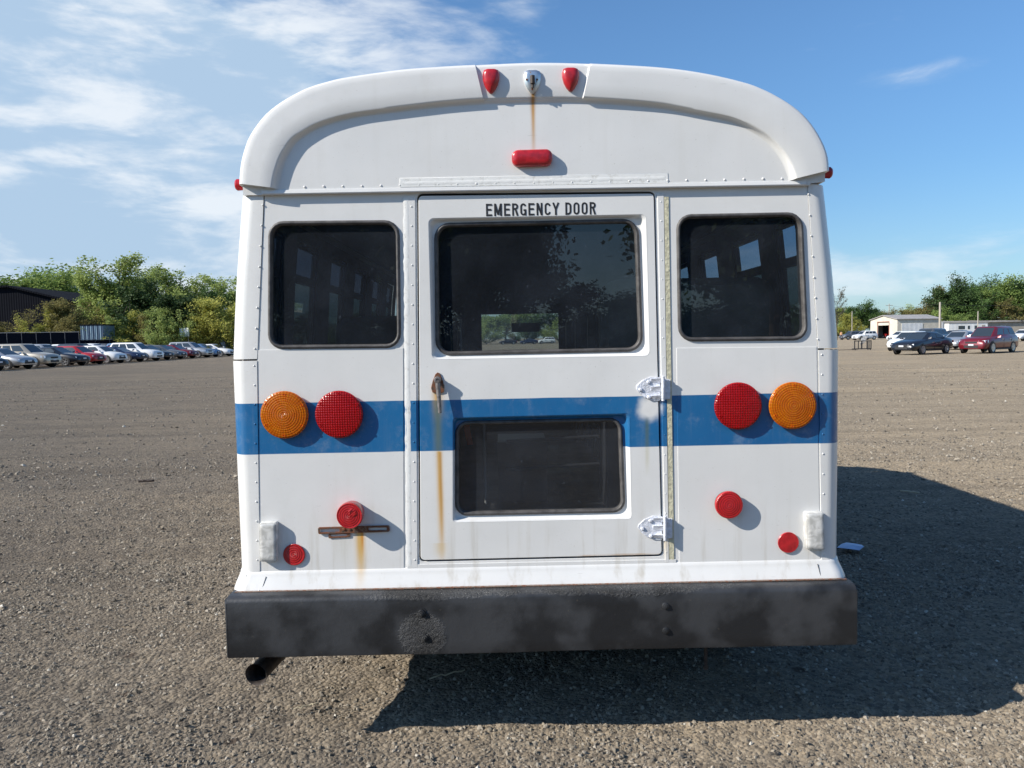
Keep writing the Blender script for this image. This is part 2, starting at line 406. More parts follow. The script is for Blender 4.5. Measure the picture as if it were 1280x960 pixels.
# ------------------------------------------------------------------ the ground
def vnoise(x, y, seed, cell):
    r = np.random.default_rng(seed); N = 256; g = r.random((N, N))
    u = x/cell; v = y/cell; iu = np.floor(u).astype(int); iv = np.floor(v).astype(int); fu = u-iu; fv = v-iv
    fu = fu*fu*(3-2*fu); fv = fv*fv*(3-2*fv)
    a = g[iu % N, iv % N]; b = g[(iu+1) % N, iv % N]; c = g[iu % N, (iv+1) % N]; d = g[(iu+1) % N, (iv+1) % N]
    return (a*(1-fu)+b*fu)*(1-fv)+(c*(1-fu)+d*fu)*fv - .5
def ground_h(x, y):
    near = np.clip(1-(np.hypot(x, y)-8)/25, 0, 1)
    h = vnoise(x, y, 1, 1.7)*.012 + vnoise(x+3*vnoise(x, y, 8, 2.), y, 2, .55)*.018
    h += vnoise(x, y, 3, .16)*.011 + vnoise(x, y, 4, .06)*.012 + vnoise(x, y, 5, .028)*.009
    r = vnoise(x*.55+y*.25, y*1.6, 6, .9); h += np.clip(r, 0, 1)*.03      # old tyre ruts and scrapes
    return h*near - .020
def axis(lo, hi, f0, f1, step, far):
    a = list(np.arange(f0, f1+step, step)); s = step; x = f0; left = []
    while x > lo: s = min(s*1.09, far); x -= s; left.append(x)
    s = step; x = a[-1]; right = []
    while x < hi: s = min(s*1.09, far); x += s; right.append(x)
    return np.array(left[::-1]+a+right)
gx = axis(-2500, 2500, -3.6, 4.4, .022, 300); gy = axis(-1500, 3500, -.35, 4.6, .020, 300)
XX, YY = np.meshgrid(gx, gy, indexing='ij'); ZZ = ground_h(XX, YY)
nx, ny = len(gx), len(gy)
vv = np.stack([XX, YY, ZZ], -1).reshape(-1, 3).astype(np.float32)
idx = np.arange(nx*ny).reshape(nx, ny)
ff = np.stack([idx[:-1, :-1], idx[1:, :-1], idx[1:, 1:], idx[:-1, 1:]], -1).reshape(-1, 4)
def np_mesh(name, v, f, smooth=False):
    me = bpy.data.meshes.new(name); k = f.shape[1]
    me.vertices.add(len(v)); me.vertices.foreach_set('co', v.astype(np.float32).ravel())
    me.loops.add(f.size); me.loops.foreach_set('vertex_index', f.astype(np.int32).ravel())
    me.polygons.add(len(f)); me.polygons.foreach_set('loop_start', np.arange(0, f.size, k, dtype=np.int32))
    me.polygons.foreach_set('use_smooth', np.full(len(f), smooth)); me.update(calc_edges=True); me.validate(); return me
def ground_mat():
    m, T, b = newmat('packed_dirt_and_gravel'); co = T.node('ShaderNodeTexCoord').outputs['Object']
    mp_ = T.node('ShaderNodeMapping'); T.put(mp_.inputs[0], co); mp_.inputs['Scale'].default_value = (.35, 1.0, 1)
    A = T.noise(mp_.outputs[0], .16, 6, .62, .5); B = T.noise(mp_.outputs[0], 1.1, 6, .68, .4); Cn = T.noise(co, 9, 5, .7); Dn = T.noise(co, 60, 4, .75)
    col = T.mix(T.rng(A, .44, .56), (.205, .180, .148), (.262, .222, .172))
    col = T.mix(T.rng(B, .47, .60, 0, .85), col, (.150, .132, .112))
    col = T.mix(T.rng(Cn, .35, .7, 0, .6), col, (.33, .28, .21))
    vo = T.node('ShaderNodeTexVoronoi'); T.put(vo.inputs['Vector'], co); vo.inputs['Scale'].default_value = 55; vo.inputs['Randomness'].default_value = 1
    stone = T.node('ShaderNodeSeparateColor'); T.put(stone.inputs[0], vo.outputs['Color'])
    col = T.mix(T.rng(stone.outputs[0], .2, 1, 0, .55), col, (.38, .335, .27))
    col = T.mix(T.rng(stone.outputs[1], .55, 1, 0, .6), col, (.085, .078, .07))
    col = T.mix(T.rng(stone.outputs[2], .985, .995, 0, .7), col, (.50, .46, .39))
    mt = T.node('ShaderNodeMapping'); T.put(mt.inputs[0], co); mt.inputs['Scale'].default_value = (.07, 1.5, 1); mt.inputs['Rotation'].default_value = (0, 0, rad(7))
    trk = T.noise(mt.outputs[0], 1.0, 5, .7, .6); mt2 = T.node('ShaderNodeMapping'); T.put(mt2.inputs[0], co); mt2.inputs['Scale'].default_value = (.10, 3.2, 1); mt2.inputs['Rotation'].default_value = (0, 0, rad(-14))
    trk2 = T.noise(mt2.outputs[0], 1.0, 4, .7, .5)
    col = T.mix(T.rng(trk, .48, .68, 0, .45), col, (.135, .115, .092)); col = T.mix(T.rng(trk2, .54, .72, 0, .25), col, (.30, .265, .215))
    v2 = T.node('ShaderNodeTexVoronoi'); T.put(v2.inputs['Vector'], co); v2.inputs['Scale'].default_value = 5
    s2 = T.node('ShaderNodeSeparateColor'); T.put(s2.inputs[0], v2.outputs['Color'])
    spot = T.math('MULTIPLY', T.rng(v2.outputs['Distance'], .22, .10), T.rng(s2.outputs[0], .9, .93))
    col = T.mix(spot, col, (.10, .08, .065))
    sxg = T.node('ShaderNodeSeparateXYZ'); T.put(sxg.inputs[0], co)
    side = T.rng(T.math('MULTIPLY_ADD', T.math('SUBTRACT', A, .5), 30, sxg.outputs[0]), -6, 7)
    col = T.mix(1.0, col, T.mix(side, (1.03, .97, .90), (.97, .93, .86)), 'MULTIPLY')
    T.put(b.inputs['Base Color'], col); b.inputs['Roughness'].default_value = .95; b.inputs['Specular IOR Level'].default_value = .1
    b.inputs['Diffuse Roughness'].default_value = 1.0
    h = T.math('ADD', T.math('MULTIPLY', vo.outputs['Distance'], -.9), T.math('MULTIPLY', Dn, .8)); h = T.math('ADD', h, T.math('MULTIPLY', Cn, 1.2)); h = T.math('ADD', h, T.math('MULTIPLY', T.math('ADD', trk, trk2), 1.6)); h = T.math('ADD', h, T.math('MULTIPLY', T.noise(co, 2.6, 5, .75), 3.0))
    bn = T.node('ShaderNodeBump'); bn.inputs['Strength'].default_value = .9; bn.inputs['Distance'].default_value = .016
    T.put(bn.inputs['Height'], h); T.l.new(bn.outputs[0], b.inputs['Normal']); return m
gm = np_mesh('ground', vv, ff, True); gm.materials.append(ground_mat())
ground = bpy.data.objects.new('ground', gm); COL.objects.link(ground); tag(ground, kind='structure')

# loose stones, denser and finer near the bus
def stone_mat():
    m, T, b = newmat('loose_stone'); g = T.node('ShaderNodeNewGeometry').outputs['Random Per Island']
    c = T.ramp(g, [(0, (.09, .078, .064)), (.3, (.18, .158, .128)), (.6, (.25, .215, .165)), (.85, (.31, .27, .215)), (.985, (.34, .30, .245)), (1.0, (.55, .52, .45))])
    T.put(b.inputs['Base Color'], c); b.inputs['Roughness'].default_value = .9; b.inputs['Specular IOR Level'].default_value = .25; return m
def stones(n, x0, x1, y0, y1, s0, s1, wedge=True):
    x = RNG.uniform(x0, x1, n); y = y0 + (y1-y0)*RNG.random(n)**1.4
    keep = np.abs(x-CX) < .76*(y+CD)+.2; clump = vnoise(x, y, 21, .45) + .8*vnoise(x, y, 22, .15); keep &= (clump > RNG.uniform(-.75, .35, n))
    x = x[keep]; y = y[keep]; n = len(x)
    s = s0*(s1/s0)**(RNG.random(n)**2.6)
    base = np.array([(1, 0, -.2), (.3, .95, -.1), (-.8, .6, -.2), (-.8, -.6, 0), (.3, -.95, -.2), (.45, .3, .75), (-.4, .35, .85), (-.05, -.5, .7)])
    fc = np.array([(0, 1, 5), (1, 6, 5), (1, 2, 6), (2, 3, 6), (3, 7, 6), (3, 4, 7), (4, 0, 7), (0, 5, 7), (5, 6, 7)])
    a = RNG.uniform(0, 2*PI, n); ca, sa = np.cos(a), np.sin(a)
    v = np.repeat(base[None], n, 0)*RNG.uniform(.7, 1.3, (n, 8, 3)); v *= RNG.uniform(.6, 1.25, (n, 1, 3))*np.array([1, .8, .75]); v *= s[:, None, None]
    tilt = RNG.normal(0, .35, n); z = v[:, :, 2]*np.cos(tilt)[:, None]+v[:, :, 0]*np.sin(tilt)[:, None]; xx = v[:, :, 0]*np.cos(tilt)[:, None]-v[:, :, 2]*np.sin(tilt)[:, None]
    X_ = xx*ca[:, None]-v[:, :, 1]*sa[:, None]+x[:, None]; Y_ = xx*sa[:, None]+v[:, :, 1]*ca[:, None]+y[:, None]
    Z_ = z+(ground_h(x, y)+s*.12)[:, None]
    V = np.stack([X_, Y_, Z_], -1).reshape(-1, 3); Fq = (fc[None]+(np.arange(n)*8)[:, None, None]).reshape(-1, 3); return V, Fq
SV = []; SF = []; off = 0
for args in ((110000, -3.2, 3.9, -.4, 2.6, .0028, .014), (70000, -7.5, 7.5, 1.5, 8.0, .005, .020), (48000, -26, 28, 6, 32, .010, .036)):
    V, Fq = stones(*args); SV.append(V); SF.append(Fq+off); off += len(V)
sm = np_mesh('gravel', np.concatenate(SV), np.concatenate(SF)); sm.materials.append(stone_mat())
gv = bpy.data.objects.new('gravel', sm); COL.objects.link(gv)
tag(gv, 'loose grey brown gravel scattered over the packed dirt lot', 'gravel', kind='stuff')

# ================================================================== THE BUS
BL = 4.0                                   # body length
bus = empty('bus', (0, 0, 0), 0, 'white short school bus with a blue stripe, seen from its rear emergency door', 'bus')
def part(mb, name, mat, parent=bus, **k): return mb.build(name, mat, parent, **k)

# side outline, x as a function of z, both sides symmetric
def sidex(z):
    t = [(2.60, .985), (2.10, 1.078), (1.95, 1.096), (1.75, 1.118), (1.6, 1.131), (1.46, 1.141), (1.3, 1.141), (1.1, 1.141), (.9, 1.140), (.66, 1.139), (.64, 1.139)]
    return interp(t, z)
ZROOF = P(1029, 232).z - .005
# rear wall sheet with door opening and two window openings
wl = roundpoly(quad((336.5, 277.5), (498.5, 276), (500.5, 434), (336, 435.5)), .052)
wr = roundpoly(quad((846, 269), (1002, 266), (1009, 424.5), (848.5, 426)), .052)
door_open = roundpoly(quad((521.3, 241.8), (818.5, 239.3), (828.6, 695.2), (524.1, 702.4)), .02)
wall_out = [P(*q) for q in ((331, 236), (1009, 224), (1022.5, 437), (1027.5, 712), (323.5, 724), (321, 452))]
mb = MB().mesh(panel(wall_out, [wl, wr, door_open], 0, .018))
body = part(mb, 'rear_wall', PAINT, smooth=20)
# lower panels lap 1 mm over the upper ones at the belt seam
mb = MB()
lowL = [P(*q) for q in ((322.5, 437.5), (504, 435), (505, 713), (325, 716), (322.5, 452))]
lowR = [P(*q) for q in ((845.5, 435), (1020.5, 433.5), (1025, 703), (849, 706))]
part(MB().mesh(panel(lowL, [], -.0016, .003, .0006)), 'lower_panel', PAINT, smooth=20); part(MB().mesh(panel(lowR, [], -.0016, .003, .0006)), 'lower_panel', PAINT, smooth=20)

# corner posts wrap from the seam round to the sides, rivets included
def rivet(mb, p, r=.0036, ydir=-1):
    prof = [(r, 0), (r*.92, r*.35), (r*.6, r*.62), (0.0, r*.75)]
    mb.lathe(p, (0, ydir, 0), prof, 8)
def row(mb, a, b, n, y, r=.0036):
    for i in range(n):
        t = i/(n-1) if n > 1 else 0; p = P(a[0]+(b[0]-a[0])*t, a[1]+(b[1]-a[1])*t, y)
        rivet(mb, p+Vector((random.uniform(-.0006, .0006), .0006, random.uniform(-.0008, .0008))), r*random.uniform(.9, 1.1))
def corner(side, upper):
    seamtab = ([(2.11, P(331, 240).x), (1.455, P(321.5, 450).x), (.66, P(325, 714).x)] if side < 0
               else [(2.11, P(1008.5, 230).x), (1.45, P(1023, 437).x), (.66, P(1026.5, 704).x)])
    z0, z1 = ((1.462, ZROOF+.01) if upper else (.640, 1.456)); loops = []
    out = 0 if upper else .0012
    for i in range(13):
        z = z0+(z1-z0)*i/12; xs = interp(seamtab, z); xo = side*(sidex(z)+out); R = .062 if upper else .062
        lp = [Vector((xs-side*.0, .006, z)), Vector((xs, -.0025-out, z))]
        xc = xo-side*R
        for k in range(9):
            a = k/8*PI/2; lp.append(Vector((xc+side*R*math.sin(a), -.0025-out+R*1.15*(1-math.cos(a)), z)))
        lp.append(Vector((xo, .16, z)))
        loops.append(lp)
    mb = MB().loft(loops, False)
    n = 9 if upper else 11
    if side < 0:
        if upper: row(mb, (328.4, 256), (318.5, 436), 8, -.0035)
        else: row(mb, (317.5, 457), (321.5, 700), 11, -.004)
    else:
        if upper: row(mb, (1010.6, 243), (1022.5, 424), 8, -.0035)
        else: row(mb, (1027.3, 443), (1030.5, 692), 11, -.004)
    part(mb, 'corner_post', PAINT, smooth=50)
for s in (-1, 1):
    corner(s, True); corner(s, False)

# side walls with window openings
WY = [(.22, .52), (.74, 1.14), (1.44, 1.82), (2.12, 2.50), (2.80, 3.18), (3.46, 3.80)]
def side_wall(side):
    ys = sorted({.16, BL} | {y for w in WY for y in w}); zs = [.655, .9, 1.1, 1.3, 1.42, 1.82, 1.99, ZROOF+.01]
    mb = MB(); li = MB()
    for off, M_ in ((0, mb), (.03, li)):
        for i in range(len(ys)-1):
            for j in range(len(zs)-1):
                ym = (ys[i]+ys[i+1])/2; win = zs[j] >= 1.41 and zs[j+1] <= 2.06 and any(a < ym < b for a, b in WY)
                if win: continue
                q = [Vector((side*(sidex(z)-off), y, z)) for y, z in ((ys[i], zs[j]), (ys[i+1], zs[j]), (ys[i+1], zs[j+1]), (ys[i], zs[j+1]))]
                M_.add(q, [(0, 1, 2, 3)])
    row_y = [.2+.09*i for i in range(42)]
    for y in row_y:
        for z in (.70, 1.38):
            x = side*sidex(z); mb.lathe((x, y, z), (side, 0, 0), [(.004, 0), (.003, .0025), (0, .003)], 6)
    w = part(mb, 'side_wall', PAINT, clean=True)
    part(li, 'inner_side_lining', INT, clean=True)
    for a, b in WY:
        g = MB(); 
        for z0, z1, nm, gm_ in ((1.425, 1.82, 'lower_sash', GLASS_SL), (1.82, 1.985, 'upper_sash', GLASS_S if side > 0 else GLASS_SD)):
            q = [Vector((side*(sidex(z)-.012), y, z)) for y, z in ((a, z0), (b, z0), (b, z1), (a, z1))]
            f = MB(); e = .018; y0, y1 = a, b
            def X(z): return side*(sidex(z)-.012)
            for (ya, yb, za, zb) in ((y0, y1, z0, z0+e), (y0, y1, z1-e, z1), (y0, y0+e, z0+e, z1-e), (y1-e, y1, z0+e, z1-e)):
                f.hexa([(X(za)-.012, ya, za), (X(za)+.012, ya, za), (X(za)+.012, yb, za), (X(za)-.012, yb, za)],
                       [(X(zb)-.012, ya, zb), (X(zb)+.012, ya, zb), (X(zb)+.012, yb, zb), (X(zb)-.012, yb, zb)])
            fr = f.build('side_window', BLACKRUB, bus, smooth=0)
            MB().add([(X(z0+e), y0+e, z0+e), (X(z0+e), y1-e, z0+e), (X(z1-e), y1-e, z1-e), (X(z1-e), y0+e, z1-e)], [(0, 1, 2, 3)]).build('pane', gm_, fr, smooth=0)
for s in (-1, 1): side_wall(s)

# roof with the moulded rear cap
O_PX = [(303, 235), (303.6, 222), (305.5, 207), (309.7, 191), (315, 177), (323.8, 163), (336, 148), (352, 135), (370, 124), (389, 114.7), (412, 107.5), (436, 102), (499, 92.8), (545, 89), (592.5, 86.3), (667, 83.3), (735, 84.6), (822.5, 89.7), (879, 97.5), (925.6, 108.4), (948, 116.5), (966, 125.6), (983, 136), (997.5, 147.5), (1009.5, 161), (1019, 175.6), (1026, 190), (1030, 204), (1031, 218)]
I_PX = [(339, 234), (341, 221), (344, 210), (348.5, 197), (355, 185), (364.5, 172), (377, 163), (392, 154.5), (411, 147.5), (432, 142), (455, 138), (530, 128.7), (567, 125), (605, 122.5), (667, 121), (727, 121), (816, 127), (866, 135.5), (910, 144), (930, 151), (947.5, 160), (961, 168.5), (972.5, 179), (981.5, 190), (988, 200.6), (993, 212), (996, 222.5)]
evO = catmull([P(a, b-1.2, 0.035) for a, b in O_PX], None); evI = catmull([P(a, b, -.045) for a, b in I_PX], None)
# station fractions: the flat light pad in the middle gets doubled stations at its edges
def frac_at(ev, x):
    lo, hi = 0, 1
    for _ in range(40):
        m_ = (lo+hi)/2
        if ev(m_).x < x: lo = m_
        else: hi = m_
    return lo
N = 110; base_f = [i/(N-1) for i in range(N)]
Lf = frac_at(evO, P(594, 88, .035).x); Rf = frac_at(evO, P(735, 85, .035).x); Li = frac_at(evI, P(604, 122, -.06).x); Ri = frac_at(evI, P(729, 121, -.06).x)
def imap(f):          # inner fraction matching an outer fraction, pinned at the pad edges
    if f < Lf: return f/Lf*Li
    if f < Rf: return Li+(f-Lf)/(Rf-Lf)*(Ri-Li)
    return Ri+(f-Rf)/(1-Rf)*(1-Ri)
eps = .0030
fr_ = sorted([f for f in base_f if abs(f-Lf) > eps*1.2 and abs(f-Rf) > eps*1.2]+[Lf-eps, Lf-.0004, Lf+.0004, Rf-.0004, Rf+eps*.6, Rf+eps*1.6])
HEADY = -.016; BANDY = -.038
rings = []
for f in fr_:
    o = evO(f); i_ = evI(imap(f)); nrm = (i_-o); nrm.y = 0; wband = nrm.length; nrm.normalize()
    pad = .0085 if Lf < f < Rf else 0
    endw = max(abs(f-.5)*2-.80, 0)/.2      # wider cove at both ends
    wl_ = 1+ .35*endw
    fwd = Vector((o.x*.965, 0, 1.9+(o.z-1.9)*.93))
    ring = [(fwd, BL), (fwd, .62), (fwd.lerp(o, .5), .5), (o, .40), (o, .05)]
    R1 = .024
    for k in range(1, 7):
        a = k/6*PI/2
        ring.append((o+nrm*R1*(1-math.cos(a)), .03-(.03-BANDY)*math.sin(a) + pad*(k/6)))
    ring.append((o+nrm*(R1+(wband-R1)*.15), BANDY-.0006+pad)); ring.append((o+nrm*(R1+(wband-R1)*.55), BANDY-.001+pad)); ring.append((i_-nrm*.007, BANDY+pad)); ring.append((i_-nrm*.0015, BANDY+.0018+pad)); ring.append((i_+nrm*.001, BANDY+.006+pad))
    ring.append((i_+nrm*.003*wl_, BANDY+.014)); ring.append((i_+nrm*.0065*wl_, HEADY-.0045)); ring.append((i_+nrm*.011*wl_, HEADY-.001)); ring.append((i_+nrm*.018*wl_, HEADY+.001))
    rings.append([Vector((p.x, y, p.z)) for p, y in ring])
mb = MB()
mb.loft(rings, False)
for e in (0, -1):                    # close the two feet of the band
    R_ = rings[e]; mb.add(R_[3:], [tuple(range(len(R_)-3))])
roof = part(mb, 'roof', PAINT_TOP, smooth=42)
mb = MB().loft([[Vector((p.x*.965, y, 1.0+(p.z-1.0)*.975)) for y in (.03, BL)] for p in [r[0] for r in rings]], False)
part(mb, 'ceiling_lining', INTL)
# short side lips under the roof edge, filling to the side walls
for side, R_ in ((-1, rings[0]), (1, rings[-1])):
    x = R_[0].x; z = ZROOF; mb = MB()
    mb.loft([[Vector((side*(sidex(2.1)-.07), y, z+.030)), Vector((side*(sidex(2.1)+.002), y, z+.022)), Vector((side*(sidex(2.1)+.006), y, z+.012)), Vector((side*(sidex(2.1)+.003), y, z-.002)), Vector((side*(sidex(2.1)-.07), y, z-.002))] for y in (.10, BL)], True, True, True)
    part(mb, 'drip_rail', PAINT_TOP)

# header panel under the arch, its lower lip stands out over the wall
inner_pts = [r[-1] for r in rings]
hb_l, hb_r = P(327, 243.0, HEADY), P(1013, 231.5, HEADY)
hb_l2, hb_r2 = P(327, 236.5, HEADY), P(1013, 225, HEADY)
outline = [hb_l, hb_l2] + [inset_p for inset_p in [Vector((p.x, 0, p.z)) + Vector((0, 0, .012)) for p in inner_pts[1:-1]]] + [hb_r2, hb_r]
outline = [p for k, p in enumerate(outline) if k in (0, 1, len(outline)-1, len(outline)-2) or (p.z > hb_l2.z+.012)]
mb = MB().mesh(panel(outline, [], HEADY, .012, .0008))
mb.loft([[P(px, y0+(-12/681)*(px-327)+dy, yy) for dy, yy in ((-4.2, HEADY+.001), (-4, HEADY-.003), (0, HEADY-.005), (1.4, HEADY-.003), (1.8, HEADY+.004), (1.6, .0005))]
         for px, y0 in ((327, 242), (1008, 242))], False)
row(mb, (380.6, 233.4), (977.5, 223.2), 26, HEADY-.0005, .0042)
# the two end feet of the header below the band
part(mb, 'header_panel', PAINT_TOP, smooth=20)
for (a, b) in (((305, 237), (342, 237)), ((992, 225), (1029.5, 220))):
    p0 = P(a[0], a[1], 0); p1 = P(b[0], b[1], 0); mb = MB()
    mb.hexa([(p0.x, -.012, p0.z-.022), (p1.x, -.012, p1.z-.022), (p1.x, .12, p1.z-.022), (p0.x, .12, p0.z-.022)],
            [(p0.x, -.012, p0.z+.02), (p1.x, -.012, p1.z+.02), (p1.x, .12, p1.z+.02), (p0.x, .12, p0.z+.02)])
    part(mb, 'cap_foot', PAINT_TOP, smooth=0)

# strips beside and above the door
def strip(pts, y, th, mat, name, parent=bus, rough=0):
    q = [P(*p) for p in pts]; mb = MB().mesh(panel(q, [], y, th, min(.001, th*.3))); return mb
def bead(mb, a, b, w, h, y, n=120):
    """uneven sealant bead from pixel a to b"""
    A = P(*a, y); B = P(*b, y); d = (B-A).normalized(); s = Vector((-d.z, 0, d.x)); loops = []
    for i in range(n+1):
        c = A.lerp(B, i/n); c += s*random.uniform(-.0008, .0008); ww = w*random.uniform(.8, 1.15); hh = h*random.uniform(.5, 1.25)
        loops.append([c-s*ww+Vector((0, .001, 0)), c-s*ww*.5-Vector((0, hh*.9, 0)), c-Vector((0, hh*random.uniform(.7, 1.2), 0)), c+s*ww*.55-Vector((0, hh*.85, 0)), c+s*ww+Vector((0, .001, 0))])
    mb.loft(loops, False)
mb = strip(((505.5, 246), (519, 246), (522, 709), (509, 710)), -.0035, .004, PAINT, 'x'); row(mb, (514.2, 258), (518.3, 700), 19, -.0035)
part(mb, 'door_jamb_strip', PAINT, smooth=20)
mb = MB(); bead(mb, (508.0, 248), (512.0, 708), .0125, .0005, -.0034, 90); part(mb, 'sealant_bead', CAULK, smooth=60)
mb = strip(((821.5, 242), (829.5, 242), (836, 703), (831.5, 703)), -.0035, .004, PAINT, 'x'); row(mb, (826.2, 252), (833.0, 690), 19, -.0035, .003)
part(mb, 'door_jamb_strip', PAINT, smooth=20)
mb = strip(((830.2, 246), (835.8, 246), (842.8, 704), (836.4, 704)), -.0028, .003, TAPE, 'x')
part(mb, 'tape_strip', TAPE, smooth=60)
mb = strip(((500.5, 224), (833.5, 217.5), (834, 230), (500.5, 235)), HEADY-.0015, .002, CAULK, 'x')
bead(mb, (503, 229.5), (831, 222.6), .0115, .0006, HEADY-.0014); part(mb, 'sealant_bead', CAULK, smooth=60)
mb = strip(((508.5, 714.5), (845, 708.5), (845.5, 716), (508.5, 722.5)), -.0042, .004, CAULK, 'x')
bead(mb, (510, 719), (843, 712.6), .008, .0006, -.004); part(mb, 'sealant_bead', CAULK, smooth=60)
# sill under the door with its rivets, running the whole width
mb = MB()
xs = [308, 327, 350]+[350+36.35*i for i in range(1, 19)]+[1030]
for x in xs: rivet(mb, P(x, 719.8-(x-308)*.0222, -.0035)+Vector((0, .0005, 0)), .0042)
mb.mesh(panel([P(*q) for q in ((324, 716), (506, 712.5), (506, 722), (325, 725))], [], -.0032, .003, .0006))
mb.mesh(panel([P(*q) for q in ((847, 706.5), (1027, 702.5), (1028, 709), (847, 713))], [], -.0032, .003, .0006))
mb.mesh(panel([P(*q) for q in ((510, 705.5), (845, 699), (845, 708), (510, 714))], [], -.0032, .003, .0006))
part(mb, 'sill_plate', PAINT, smooth=20)

# dark frame behind the door gap
inner = roundpoly(quad((540, 260), (800, 258), (808, 680), (546, 686)), .05)
outer = roundpoly(quad((508, 232), (834, 230), (842, 706), (512, 712)), .02)
part(MB().mesh(panel(outer, [inner], .026, .03)), 'door_jamb', DARKGAP, smooth=20)
# inner rear lining, dark, with the same openings
lin_out = [P(*q) for q in ((325, 240), (1012, 228), (1026, 440), (1030, 720), (320, 732), (316, 452))]
part(MB().mesh(panel(lin_out, [inset(wl, .0), inset(wr, .0), roundpoly(quad((535, 255), (806, 252), (812, 688), (540, 692)), .03)], .062, .006)), 'rear_inner_lining', INT, smooth=20)

# skirt, flaring outwards to the bumper
def skirt_loop(z, out, yb):
    L_ = []; xs_ = 1.141+out
    L_.append(Vector((-xs_, BL, z))); L_.append(Vector((-xs_, .2, z)))
    R = .06
    for k in range(8):
        a = k/7*PI/2; L_.append(Vector((-xs_+R*(1-math.cos(a)), yb+R*(1-math.sin(a))*1.15, z)))
    for k in range(1, 14): L_.append(Vector((-xs_+R+(2*xs_-2*R)*k/14, yb, z)))
    for k in range(8):
        a = (7-k)/7*PI/2; L_.append(Vector((xs_-R*(1-math.cos(a)), yb+R*(1-math.sin(a))*1.15, z)))
    L_.append(Vector((xs_, .2, z))); L_.append(Vector((xs_, BL, z))); return L_
mb = MB().loft([skirt_loop(.668, -.001, .001), skirt_loop(.662, .0025, -.0052), skirt_loop(.652, .004, -.007), skirt_loop(.640, .008, -.012), skirt_loop(.620, .016, -.019), skirt_loop(.600, .022, -.028), skirt_loop(.590, .022, -.030), skirt_loop(.588, .0, -.02)], False)
rivet(mb, P(324, 738, -.026)); rivet(mb, P(1032, 727, -.026))
part(mb, 'skirt', PAINT, smooth=50)
# thin dark seams across the skirt near both corners and the belt seam
for a, b in (((332.5, 721, -.011), (326, 741, -.028)), ((1022, 705, -.011), (1027.5, 726, -.028))):
    A = P(a[0], a[1], a[2]); B = P(b[0], b[1], b[2]); part(MB().tube(A+Vector((0, .0002, 0)), B+Vector((0, .0002, 0)), .0012, n=5), 'skirt_seam', RUBBER, smooth=0)

# --- windows
def window(loop, y0, parent, glass_m, gask=.0125, yglass=.010):
    o = loop; L_ = [inset(o, -.003, y0+.004), inset(o, -.003, y0-.002), inset(o, .001, y0-.0075), inset(o, .005, y0-.0085), inset(o, .009, y0-.0070), inset(o, gask-.002, y0-.002), inset(o, gask, y0+.006), inset(o, gask, y0+yglass+.012), inset(o, -.003, y0+yglass+.012)]
    g = MB().loft(L_, True).build('rear_window' if parent is bus else 'window', RUBBER, parent, smooth=60)
    gl = inset(o, gask-.004, y0+yglass)
    if parent is bus:
        MB().add(gl, [tuple(range(len(gl)))]).build('pane', glass_m, g, smooth=0)
    else:
        MB().add(gl, [tuple(range(len(gl)))]).build('window_pane', glass_m, parent, smooth=0)
    return g
window(wl, 0, bus, GLASS_R); window(wr, 0, bus, GLASS_R)

# --- emergency door
DY = -.004
rec1o = roundpoly(quad((535.5, 273), (807, 268), (811.5, 444.5), (540, 449)), .020, 6)
g1 = roundpoly(quad((543, 279), (798, 273.5), (804, 438.5), (545, 444)), .055, 6)
rec2o = roundpoly(quad((566, 522), (786.5, 516.5), (789, 648), (566, 652.5)), .014, 6)
g2 = roundpoly(quad((569.5, 528), (777.5, 523.5), (782, 641), (569.5, 645.5)), .045, 6)
def setp(lp, y): return [Vector((p.x, y, p.z)) for p in lp]
def lerpl(a, b, t, y): return [Vector((p.x+(q.x-p.x)*t, y, p.z+(q.z-p.z)*t)) for p, q in zip(a, b)]
dout = roundpoly(quad((523.2, 245), (817, 242), (827, 692.8), (526, 700)), .016, 5)
mb = MB().mesh(panel(dout, [rec1o, rec2o], DY, .012, .0015))
for ro, g_, dep in ((rec1o, g1, .021), (rec2o, g2, .024)):
    gi = inset(g_, .006)
    mb.loft([setp(ro, DY+.0015), lerpl(ro, gi, .06, DY+.0012), lerpl(ro, gi, .16, DY+.004), lerpl(ro, gi, .25, DY+.010), lerpl(ro, gi, .34, DY+dep*.72), lerpl(ro, gi, .45, DY+dep*.93), lerpl(ro, gi, .62, DY+dep), setp(gi, DY+dep), setp(gi, DY+dep+.012)], True)
    # edge lap over the sheet
    mb.loft([inset(ro, -.0015, DY-.0004), setp(ro, DY-.0002), inset(ro, .001, DY+.0016)], True)
door = part(mb, 'emergency_door', PAINT_DOOR, smooth=50)
for g_, dep in ((g1, .021), (g2, .024)):
    window(g_, DY+dep, door, GLASS_R, .0125)
